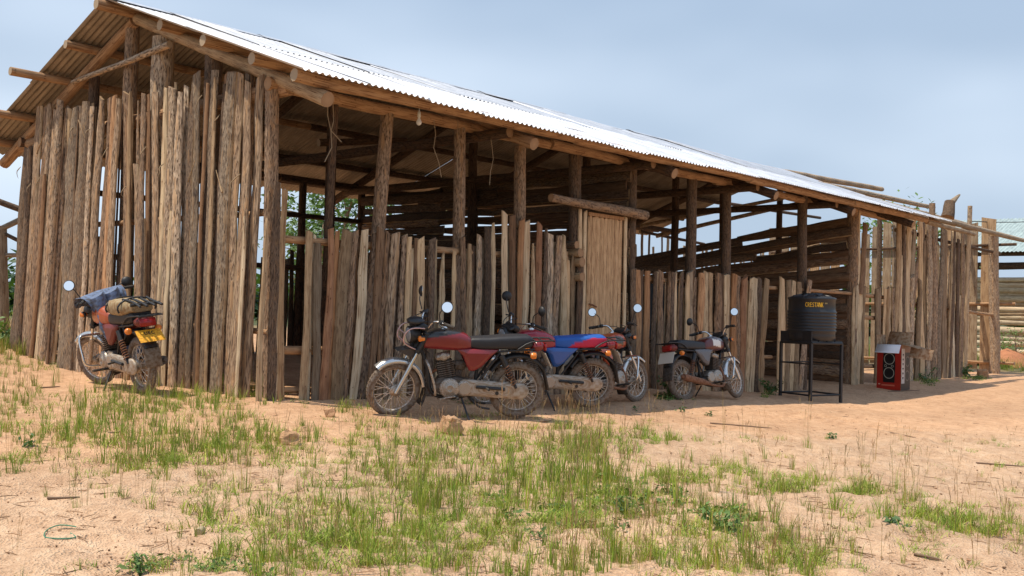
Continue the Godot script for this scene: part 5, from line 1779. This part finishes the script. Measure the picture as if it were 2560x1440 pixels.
	for p in [[1590, 1026, 0.05], [1703, 1030, 0.06], [1776, 1041, 0.06], [2078, 1098, 0.06], [2240, 1318, 0.075], [75, 1118, 0.07]]:
		sprig(p[0], p[1], p[2], 50 + n)
		n += 1
	for p in [[1775, 1060, 1930, 1072], [2195, 1078, 2290, 1096], [100, 972, 150, 968], [2440, 1160, 2560, 1168], [2220, 980, 2300, 976], [1350, 1056, 1378, 1054], [270, 1086, 300, 1082], [118, 1250, 200, 1246], [2285, 1390, 2350, 1402]]:
		var a := ground_at(p[0], p[1])
		var b := ground_at(p[2], p[3])
		st = new_st()
		var m1 := a.lerp(b, 0.4) + Vector3(0, 0.012, 0.02)
		tube(st, smooth([a + Vector3(0, 0.012, 0), m1, b + Vector3(0, 0.008, 0)], 3), [0.009, 0.010, 0.009, 0.008, 0.008, 0.007, 0.004], 5)
		tag(obj("dry_stick", st, M.stick), "thin dry stick lying on the sand", "stick", "dry sticks on the sand")
	st = new_st()
	var tw := []
	for p in [[190, 1322], [150, 1318], [118, 1330], [112, 1348], [150, 1352], [188, 1349], [176, 1338]]:
		tw.append(ground_at(p[0], p[1]) + Vector3(0, 0.012, 0))
	tube(st, smooth(tw, 4), 0.0035, 4)
	tag(obj("twine", st, M.twine), "loop of thin green twine on the bare sand", "twine")
	st = new_st()
	var can := ground_at(500, 1338)
	lathe(st, can + Vector3(0, 0.025, 0), Vector3(0.75, 0.1, -0.62), [[-0.03, 0.022], [0.028, 0.022], [0.03, 0.018], [0.012, 0.017]], 14)
	tag(obj("snapped_reed", st, M.reed), "short hollow stub of cane lying in the grass", "cane stub")
	# board leaning inside the second bay
	st = new_st()
	var q0 := fp(1612, 650, -3.6)
	var q1 := fp(1722, 655, -3.6)
	box(st, Vector3((q0.x + q1.x) / 2.0, 1.05, -3.6), Vector3(q1.x - q0.x, 1.25, 0.03), Basis(Vector3(1, 0, 0), -0.12))
	tag(obj("slate_board", st, M.slate), "dark blue-grey board standing inside the shed's second bay", "board")

func dots_after(par: Node3D, dir: Vector3, r: float, y: float) -> void:
	for k in 2:
		var d := dir.rotated(Vector3.UP, 0.49 + 0.07 * k)
		var st := new_st()
		lathe(st, d * r + Vector3(0, y, 0), d, [[-0.01, 0.014], [0.002, 0.014]], 10)
		obj("logo_dot", st, M.lettering_dim, par)
func letters_round(par: Node3D, text: String, font: Font, y: float, r: float, dir: Vector3, step: float, px: float, m: Material) -> void:
	var n := text.length()
	for i in n:
		var tm := TextMesh.new()
		tm.text = text[i]
		tm.font = font
		tm.font_size = 46
		tm.pixel_size = px
		tm.depth = 0.004
		tm.material = m
		var o := put("letter", tm, par)
		var an := (i - (n - 1) / 2.0) * step / r * 0.60
		var d := dir.rotated(Vector3.UP, an)
		o.transform = Transform3D(Basis(Vector3.UP, atan2(d.x, d.z)) * Basis.from_scale(Vector3(0.62, 1, 1)), d * r + Vector3(0, y, 0))
func build_carton() -> void:
	var p := Vector3(15.30, 0, 0.86)
	p.y = level(p.x, p.z)
	var w := 0.53
	var h := 0.97
	var d := 0.44
	# front turned to face down the shed's length
	var to := Vector3(EYE.x - p.x, 0, EYE.z - p.z).normalized().rotated(Vector3.UP, -0.42)
	var root := base("speaker_carton", p)
	tag(root, "open red carton printed with a loudspeaker, flaps folded out", "carton")
	root.basis = Basis(Vector3(to.z, 0, -to.x), Vector3.UP, to)
	var st := new_st()
	var t := 0.008
	box(st, Vector3(-w / 2 + 0.0, h / 2, 0), Vector3(t, h, d))
	box(st, Vector3(w / 2 - 0.0, h / 2, 0), Vector3(t, h, d))
	box(st, Vector3(0, h / 2, -d / 2), Vector3(w - t, h, t))
	box(st, Vector3(0, h / 2, d / 2), Vector3(w - t, h, t))
	box(st, Vector3(0, t, 0), Vector3(w - t * 2, t, d - t * 2))
	obj("box", st, M.carton, root)
	# print on the front and on the side
	var fm := print_front()
	st = new_st()
	quad_uv(st, Vector3(-w / 2, h, d / 2 + 0.006), Vector3(w / 2, h, d / 2 + 0.006), Vector3(w / 2, 0.0, d / 2 + 0.006), Vector3(-w / 2, 0.0, d / 2 + 0.006))
	obj("front_print", st, fm[0], root)
	st = new_st()
	quad_uv(st, Vector3(w / 2 + 0.006, h, d / 2), Vector3(w / 2 + 0.006, h, -d / 2), Vector3(w / 2 + 0.006, 0, -d / 2), Vector3(w / 2 + 0.006, 0, d / 2))
	obj("side_print", st, fm[1], root)
	# flaps
	for f in [[Vector3(0, h, d / 2 + 0.01), Vector3(w, 0, 0), Vector3(0, -0.18, 0.10), M.flap_white, "front_flap"], [Vector3(w / 2 + 0.01, h, 0), Vector3(0, 0, -d), Vector3(0.34, -0.07, 0), M.carton, "side_flap"], [Vector3(w / 2 + 0.37, h - 0.06, 0.02), Vector3(0.42, -0.06, -0.16), Vector3(0.0, -0.22, 0.10), M.carton, "side_flap"], [Vector3(0, h, -d / 2 - 0.01), Vector3(w, 0, 0), Vector3(0.02, 0.27, -0.12), M.carton, "rear_flap"], [Vector3(-w / 2 - 0.01, h, 0), Vector3(0, 0, d), Vector3(-0.02, 0.20, 0.0), M.carton, "side_flap"]]:
		st = new_st()
		var u: Vector3 = f[1] / 2.0
		var v: Vector3 = f[2]
		var nn := u.cross(v).normalized() * 0.004
		var rings := []
		for k in 5:
			var q := k / 4.0
			var c: Vector3 = f[0] + v * q + Vector3(0, 0.012 * sin(q * PI), 0)
			rings.append(PackedVector3Array([c - u + nn, c + u * 0.98 + nn, c + u * 0.98 - nn, c - u - nn]))
		loft(st, rings)
		obj(f[4], st, f[3], root)
func quad_uv(st: SurfaceTool, a: Vector3, b: Vector3, c: Vector3, d: Vector3) -> void:
	st.set_smooth_group(-1)
	tri(st, a, b, c, Vector2(0, 0), Vector2(1, 0), Vector2(1, 1))
	tri(st, a, c, d, Vector2(0, 0), Vector2(1, 1), Vector2(0, 1))
func print_front() -> Array:
	var w := 200
	var h := 352
	var im := Image.create(w, h, false, Image.FORMAT_RGB8)
	im.fill(Color8(176, 38, 22))
	im.fill_rect(Rect2i(0, 300, w, 52), Color8(190, 44, 26))
	im.fill_rect(Rect2i(40, 312, 110, 12), Color8(224, 120, 96))
	im.fill_rect(Rect2i(14, 308, 16, 8), Color8(230, 190, 170))
	for y in range(48, 296):
		var inset := int(absf(y - 172) * 0.05)
		im.fill_rect(Rect2i(48 + inset, y, 106 - 2 * inset, 1), Color8(20, 17, 18))
	for c in [[102, 112, 44], [100, 222, 44], [72, 167, 10], [128, 168, 10]]:
		for y in range(-c[2], c[2] + 1):
			for x in range(-c[2], c[2] + 1):
				var d := Vector2(x, y).length()
				if d <= c[2]:
					im.set_pixel(c[0] + x, c[1] + y, Color8(196, 196, 178) if d > c[2] - (5 if c[2] > 20 else 3) else (Color8(26, 26, 30) if d > c[2] * 0.5 else Color8(12, 12, 14)))
	var im2 := Image.create(170, h, false, Image.FORMAT_RGB8)
	im2.fill(Color8(62, 46, 40))
	im2.fill_rect(Rect2i(0, 0, 170, 60), Color8(150, 112, 84))
	im2.fill_rect(Rect2i(4, 30, 60, 270), Color8(206, 196, 190))
	for k in 6:
		im2.fill_rect(Rect2i(20, 70 + k * 36, 26, 12), Color8(40, 34, 34))
		im2.fill_rect(Rect2i(26, 84 + k * 36, 14, 5), Color8(90, 80, 80))
	for c in [[118, 130, 40], [116, 240, 40]]:
		for y in range(-c[2], c[2] + 1):
			for x in range(-c[2], c[2] + 1):
				var d := Vector2(x, y).length()
				if d <= c[2]: im2.set_pixel(c[0] + x, c[1] + y, Color8(130, 118, 108) if d > c[2] - 6 else Color8(34, 28, 28))
	var out := []
	for i in [im, im2]:
		out.append(mat(Color(0.86, 0.86, 0.86), 0.45, 0, ImageTexture.create_from_image(i)))
	return out
func rock(called: String, label: String, px: float, py: float, r: float, seed_: int) -> void:
	var g := FastNoiseLite.new()
	g.seed = seed_
	g.frequency = 1.3
	var at := ground_at(px, py)
	var st := new_st()
	var rings := []
	for j in 9:
		var v := PI * (j + 0.15) / 8.3
		var ring := PackedVector3Array()
		for i in 12:
			var u := TAU * i / 12.0
			var d := Vector3(sin(v) * cos(u), cos(v), sin(v) * sin(u))
			var q := Vector3(signf(d.x) * pow(absf(d.x), 0.45), signf(d.y) * pow(absf(d.y), 0.5), signf(d.z) * pow(absf(d.z), 0.45)) * Vector3(1.0, 0.92, 0.85)
			ring.append(q * r * (1.0 + 0.42 * g.get_noise_3dv(d * 1.2) + 0.12 * g.get_noise_3dv(d * 5.0)))
		rings.append(ring)
	st.set_smooth_group(-1)
	for j in 8:
		for i in 12:
			quad(st, rings[j][i], rings[j][(i + 1) % 12], rings[j + 1][(i + 1) % 12], rings[j + 1][i])
	var o := obj(called, st, M.stone)
	o.position = at + Vector3(0, r * 0.62, 0)
	o.rotation = Vector3(0.15, seed_ * 1.3, 0.12)
	tag(o, label, "stone")
func sprig(px: float, py: float, r: float, seed_: int) -> void:
	var g := RandomNumberGenerator.new()
	g.seed = seed_
	var st := new_st()
	st.set_smooth_group(-1)
	for i in 26:
		var d := Vector3(g.randfn(), 0.0, g.randfn()) * r * 0.42
		d.y = g.randf() * r * 0.9
		leaf(st, g, d, r * g.randf_range(0.6, 1.1))
	var o := obj("leaf_sprig", st, M.leaf)
	o.position = ground_at(px, py) + Vector3(0, 0.01, 0)
	tag(o, "crumpled sprig of green leaves fallen on the sand", "leaf sprig", "fallen leaf sprigs")

# ---------------------------------------------------------------- grass and weeds
func blade(st: SurfaceTool, g: RandomNumberGenerator, at: Vector3, h: float, w: float, lean: Vector3, one: Color, other: Color) -> void:
	st.set_color(one.lerp(other, g.randf()))       # each blade is of one even colour, somewhere between two sorts
	var side := Vector3(lean.z, 0, -lean.x).normalized() if lean.length() > 0.01 else Vector3.RIGHT
	side = side.rotated(Vector3.UP, g.randf_range(-1.2, 1.2))
	var p := [at, at + Vector3(0, h * 0.4, 0) + lean * h * 0.14, at + Vector3(0, h * 0.75, 0) + lean * h * 0.45, at + Vector3(0, h * 0.96, 0) + lean * h * 0.9]
	var ww := [w, w * 0.85, w * 0.55, 0.0]
	for k in 3:
		var a: Vector3 = p[k]
		var b: Vector3 = p[k + 1]
		st.add_vertex(a - side * ww[k])
		st.add_vertex(b + side * ww[k + 1])
		st.add_vertex(a + side * ww[k])
		if k < 2:
			st.add_vertex(a - side * ww[k])
			st.add_vertex(b - side * ww[k + 1])
			st.add_vertex(b + side * ww[k + 1])
func tuft(kind: String, seed_: int) -> ArrayMesh:
	var g := RandomNumberGenerator.new()
	g.seed = seed_
	var st := new_st()
	match kind:
		"upright":
			for i in 15:
				var a := g.randf() * TAU
				var r := 0.038 * sqrt(g.randf())
				var dry := g.randf() < 0.10
				blade(st, g, Vector3(cos(a) * r, -0.01, sin(a) * r), g.randf_range(0.07, 0.24), g.randf_range(0.002, 0.0036), Vector3(cos(a), 0, sin(a)) * g.randf_range(0.05, 0.45), Color(0.30, 0.27, 0.09) if dry else Color(0.13, 0.215, 0.022), Color(0.46, 0.38, 0.15) if dry else Color(0.30, 0.39, 0.045))
		"mat":
			for i in 30:
				var a := g.randf() * TAU
				var r := 0.12 * sqrt(g.randf())
				blade(st, g, Vector3(cos(a) * r, -0.005, sin(a) * r), g.randf_range(0.03, 0.10), g.randf_range(0.0022, 0.004), Vector3(g.randfn(), 0, g.randfn()) * 0.9, Color(0.17, 0.26, 0.025), Color(0.34, 0.42, 0.06))
		"stalk":
			for i in 4:
				var a := g.randf() * TAU
				var r := 0.05 * g.randf()
				var h := g.randf_range(0.16, 0.40)
				var lean := Vector3(cos(a), 0, sin(a)) * g.randf_range(0.02, 0.35)
				var at := Vector3(cos(a) * r, -0.01, sin(a) * r)
				blade(st, g, at, h, 0.0014, lean, Color(0.24, 0.21, 0.07), Color(0.36, 0.26, 0.12))
				# seed head
				for k in 5:
					blade(st, g, at + Vector3(0, h * (0.72 + 0.05 * k), 0) + lean * h * (0.42 + 0.09 * k), 0.045, 0.0022, lean + Vector3(g.randfn(), 0, g.randfn()) * 0.25, Color(0.30, 0.20, 0.10), Color(0.38, 0.27, 0.14))
		"weed":
			st.set_smooth_group(-1)
			for i in 34:
				var a := g.randf() * TAU
				var r := 0.10 * sqrt(g.randf())
				st.set_color(Color(0.06, 0.12, 0.025).lerp(Color(0.12, 0.20, 0.04), g.randf()))
				leaf(st, g, Vector3(cos(a) * r, 0.01 + 0.05 * g.randf(), sin(a) * r), g.randf_range(0.03, 0.07))
	st.generate_normals()
	var m := st.commit()
	m.surface_set_material(0, M.grass)
	return m
func scatter(called: String, label: String, cat: String, kind: String, seed_: int, spots: Array) -> void:
	var mm := MultiMesh.new()
	mm.transform_format = MultiMesh.TRANSFORM_3D
	mm.use_colors = true
	mm.mesh = tuft(kind, seed_)
	mm.instance_count = spots.size()
	for i in spots.size():
		var s: float = spots[i][1]
		mm.set_instance_transform(i, Transform3D(Basis(Vector3.UP, rng.randf() * TAU) * Basis.from_scale(Vector3(s * rng.randf_range(0.8, 1.2), s * spots[i][2], s * rng.randf_range(0.8, 1.2))), spots[i][0]))
		var t := rng.randf_range(0.75, 1.25)
		mm.set_instance_color(i, Color(t * rng.randf_range(0.9, 1.25), t, t * rng.randf_range(0.8, 1.0)))
	var o := MultiMeshInstance3D.new()
	o.multimesh = mm
	o.name = numbered(called)
	add_child(o)
	tag(o, label, cat, "", "stuff")
func build_plants() -> void:
	rng.seed = 44
	# patches in the picture: centre, half size, how many, size, kinds (u upright, m mat, s stalk, w weed)
	var patches := [
		[330, 1030, 210, 60, 105, 1.05, "uuum"], [170, 1060, 170, 60, 75, 1.0, "uums"], [60, 1010, 60, 90, 16, 1.0, "us"], [480, 1120, 130, 45, 60, 1.05, "uum"], [420, 1155, 60, 16, 16, 0.9, "m"], [300, 1000, 230, 30, 22, 0.8, "mus"],
		[640, 1090, 130, 45, 42, 1.0, "uum"], [700, 1130, 120, 50, 22, 0.9, "ums"], [90, 1130, 110, 40, 20, 0.8, "um"], [300, 1180, 250, 45, 26, 0.8, "ums"], [520, 1250, 160, 60, 36, 0.9, "umms"], [250, 1240, 120, 40, 8, 0.7, "us"],
		[950, 1110, 120, 35, 40, 0.9, "umms"], [1070, 1130, 110, 40, 46, 1.0, "uumm"], [1290, 1110, 240, 35, 80, 1.0, "umms"], [1290, 1180, 300, 60, 90, 1.15, "uusms"], [1430, 1200, 170, 60, 70, 1.25, "uuus"], [1160, 1230, 200, 60, 70, 1.1, "uums"], [1490, 1120, 110, 40, 44, 1.1, "usm"], [1280, 1075, 300, 25, 36, 0.9, "sms"], [1550, 1080, 160, 40, 24, 1.0, "ss"],
		[860, 1230, 200, 80, 60, 0.95, "umms"], [760, 1330, 240, 80, 80, 0.9, "umms"], [950, 1370, 200, 60, 50, 0.9, "umm"], [640, 1400, 200, 45, 40, 0.9, "umms"], [520, 1420, 130, 25, 10, 0.8, "mw"], [1230, 1310, 220, 70, 70, 0.9, "umm"], [1450, 1290, 160, 50, 60, 0.9, "mmuw"], [1580, 1240, 90, 40, 26, 1.0, "umw"],
		[1120, 1400, 200, 45, 44, 0.8, "ums"], [1480, 1410, 200, 40, 60, 0.95, "usus"], [1700, 1330, 160, 70, 46, 0.9, "umsm"], [1790, 1310, 80, 40, 30, 0.9, "mwu"], [1880, 1390, 160, 50, 60, 0.95, "uums"], [2010, 1330, 120, 60, 36, 0.85, "ums"], [2050, 1410, 200, 35, 40, 0.85, "ums"],
		[1720, 1195, 80, 14, 26, 0.8, "mmu"], [1850, 1190, 110, 22, 34, 0.85, "mmu"], [1980, 1215, 90, 22, 30, 0.9, "mmu"], [2140, 1240, 70, 22, 26, 0.9, "mmu"], [2220, 1265, 80, 25, 26, 0.95, "uums"], [2380, 1290, 90, 25, 26, 0.85, "mms"], [2430, 1320, 120, 28, 34, 0.85, "mmu"], [2530, 1300, 50, 40, 12, 0.9, "mus"], [1640, 1100, 40, 20, 14, 0.9, "um"],
		[2150, 1130, 260, 60, 12, 1.0, "s"], [2200, 1200, 250, 60, 26, 1.0, "s"], [2300, 1400, 240, 40, 16, 1.0, "sm"], [1900, 1110, 240, 50, 12, 0.9, "s"], [900, 1060, 300, 30, 14, 0.8, "s"],
		[30, 985, 60, 60, 20, 0.9, "us"], [590, 965, 70, 22, 26, 1.1, "us"], [520, 965, 60, 20, 18, 0.9, "um"], [620, 985, 50, 12, 12, 0.9, "ms"], [440, 985, 40, 8, 8, 0.7, "m"], [90, 905, 80, 14, 18, 0.9, "mu"], [200, 918, 60, 8, 6, 0.8, "m"],
		[1680, 990, 50, 8, 10, 0.9, "w"], [1920, 985, 20, 8, 8, 0.9, "wm"], [2320, 955, 40, 8, 14, 1.2, "wm"], [2430, 945, 30, 6, 12, 1.2, "wm"], [1150, 1000, 60, 8, 5, 0.6, "w"], [820, 1000, 120, 8, 8, 0.7, "s"]]
	var got := {"u": [], "m": [], "s": [], "w": []}
	for p in patches:
		# tufts gather in clumps, with bare sand between
		var hubs := []
		for k in maxi(3, p[4] / 4):
			hubs.append(Vector2(p[0] + rng.randfn() * p[2] * 0.55, p[1] + rng.randfn() * p[3] * 0.55))
		for k in int(p[4] * 1.9):
			var hub: Vector2 = hubs[rng.randi() % hubs.size()]
			var q := hub + Vector2(rng.randfn() * p[2] * 0.32, rng.randfn() * p[3] * 0.36)
			if q.y < 880 or q.y > 1560: continue
			var at := ground_at(q.x, q.y)
			var kind: String = p[6][rng.randi() % p[6].length()]
			if kind == "s" and rng.randf() < 0.55: continue
			got[kind].append([at + Vector3(0, -0.008, 0), p[5] * rng.randf_range(0.5, 1.1), rng.randf_range(0.7, 1.3)])
	# a thin sprinkling everywhere on the untrodden ground, also outside the frame
	for k in 420:
		var x := rng.randf_range(-9, 9)
		var z := rng.randf_range(2.2, 9.5)
		if z < 3.0 + 0.30 * maxf(x - 1.0, 0.0) or Vector2(x - EYE.x, z - EYE.z).length() < 2.5: continue
		got[["m", "s", "m", "u"][rng.randi() % 4]].append([onto(x, z), rng.randf_range(0.4, 0.8), 1.0])
	var names := {"u": ["green_grass", "upright green grass tufts growing in the sand", "upright"], "m": ["low_grass", "short spreading grass hugging the sand", "mat"], "s": ["dry_grass", "thin dry grass stalks with brown seed heads", "stalk"], "w": ["weeds", "small broad-leaved weeds at the wall foot and among grass", "weed"]}
	for k in ["u", "m", "s", "w"]:
		var parts := 3 if k != "w" else 1
		for j in parts:
			var sub := []
			for i in range(j, got[k].size(), parts): sub.append(got[k][i])
			if sub.size() == 0: continue
			scatter(names[k][0], names[k][1] if parts == 1 else names[k][1] + [" in thick bunches", " in thin bunches", " in mixed bunches"][j], "grass" if k != "w" else "weeds", names[k][2], 90 + j * 7 + k.unicode_at(0), sub)
	# tall grass beyond the gable and past the pen
	var far := []
	for k in 900:
		var x := rng.randf_range(-9.0, 1.6)
		var z := rng.randf_range(-17.0, -7.3)
		far.append([onto(x, z) - Vector3(0, 0.02, 0), rng.randf_range(1.6, 2.8), 1.0])
	for k in 260:
		var x := rng.randf_range(-0.9, 0.3)
		var z := rng.randf_range(-7.6, -5.9)
		if x > -0.14 and z > -6.9: continue
		far.append([onto(x, z) - Vector3(0, 0.02, 0), rng.randf_range(0.6, 1.5), 1.0])
	for k in 500:
		var x := rng.randf_range(27.0, 37.5)
		var z := rng.randf_range(-9.0, 0.2)
		far.append([onto(x, z) - Vector3(0, 0.02, 0), rng.randf_range(1.2, 2.4), 1.0])
	scatter("tall_grass", "long green grass beyond the gable and the pen", "grass", "upright", 7, far)
	# leafy plants
	for p in [["broad-leaved plant with drooping leaves among the tufts", 1800, 1325, 0.2, "leaf_light", 61], ["low dark weed in the middle of the grass", 1560, 1285, 0.11, "leaf", 62], ["leafy weed spreading on bare sand past the twine", 350, 1432, 0.11, "leaf_light", 63], ["leafy plant climbing at the gable's rear corner", 40, 862, 0.5, "leaf_light", 64], ["dark weed under the tall pickets of the second bay", 1672, 985, 0.3, "leaf", 65], ["dark weed between the pickets and the tank stand", 1925, 985, 0.34, "leaf", 66], ["weed growing at the foot of the pen slabs", 2315, 952, 0.42, "leaf", 67], ["weed growing beside the pen's end post", 2415, 942, 0.42, "leaf", 68]]:
		var g := RandomNumberGenerator.new()
		g.seed = p[5]
		var root := base("weed_plant", ground_at(p[1], p[2]))
		tag(root, p[0], "plant")
		var st := new_st()
		var lf := new_st()
		lf.set_smooth_group(-1)
		var s: float = p[3]
		for k in 9:
			var an := g.randf() * TAU
			var tip := Vector3(cos(an) * s * 0.55, s * g.randf_range(0.35, 0.9), sin(an) * s * 0.55)
			tube(st, [Vector3(0, -0.02, 0), tip * Vector3(0.4, 0.6, 0.4), tip], [0.005, 0.004, 0.002], 4)
			for q in 9:
				leaf(lf, g, tip * lerpf(0.4, 1.0, q / 8.0), s * g.randf_range(0.16, 0.34))
		obj("stems", st, M.leaf, root)
		obj("leaves", lf, M[p[4]], root)
	# crumbs of earth and chips of bark strewn on the sand
	var g2 := RandomNumberGenerator.new()
	g2.seed = 12
	var cs := new_st()
	lathe(cs, Vector3.ZERO, Vector3.UP, [[-0.5, 0.3], [-0.1, 0.6], [0.3, 0.45], [0.5, 0.15]], 6)
	cs.generate_normals()
	var cm := cs.commit()
	cm.surface_set_material(0, M.crumb)
	var mm := MultiMesh.new()
	mm.transform_format = MultiMesh.TRANSFORM_3D
	mm.use_colors = true
	mm.mesh = cm
	var spots := []
	for k in 5200:
		var q := ground_at(g2.randf_range(-60, 2620), 985 + 470 * pow(g2.randf(), 0.8))
		spots.append(q)
	mm.instance_count = spots.size()
	for i in spots.size():
		var s := 0.003 + 0.010 * pow(g2.randf(), 3.0)
		mm.set_instance_transform(i, Transform3D(Basis.from_euler(Vector3(g2.randf() * 3, g2.randf() * 6, g2.randf() * 3)).scaled(Vector3(s, s, s * g2.randf_range(1.0, 2.2))), spots[i] + Vector3(0, 0.002, 0)))
		var t := g2.randf_range(0.35, 1.0)
		mm.set_instance_color(i, Color(t, t * 0.92, t * 0.85))
	var o := MultiMeshInstance3D.new()
	o.multimesh = mm
	o.name = "gravel"
	add_child(o)
	tag(o, "crumbs of earth and grit strewn over the sand", "gravel", "", "stuff")
	# straw-like litter
	var ls := new_st()
	tube(ls, [Vector3(-0.5, 0, 0), Vector3(0, 0.02, 0.03), Vector3(0.5, 0, 0)], [0.016, 0.02, 0.01], 4)
	ls.generate_normals()
	var lm := ls.commit()
	lm.surface_set_material(0, M.crumb)
	mm = MultiMesh.new()
	mm.transform_format = MultiMesh.TRANSFORM_3D
	mm.use_colors = true
	mm.mesh = lm
	mm.instance_count = 520
	for i in 520:
		var q := ground_at(g2.randf_range(-60, 2620), 1000 + 450 * pow(g2.randf(), 0.7))
		var l := g2.randf_range(0.04, 0.16)
		mm.set_instance_transform(i, Transform3D(Basis(Vector3.UP, g2.randf() * TAU).scaled(Vector3(l, 0.14, 0.14)), q + Vector3(0, 0.006, 0)))
		var t := g2.randf_range(0.3, 1.0)
		mm.set_instance_color(i, Color(t, t * 0.9, t * 0.8))
	o = MultiMeshInstance3D.new()
	o.multimesh = mm
	o.name = "straw_litter"
	add_child(o)
	tag(o, "bits of straw and twig lying on the sand", "litter", "", "stuff")
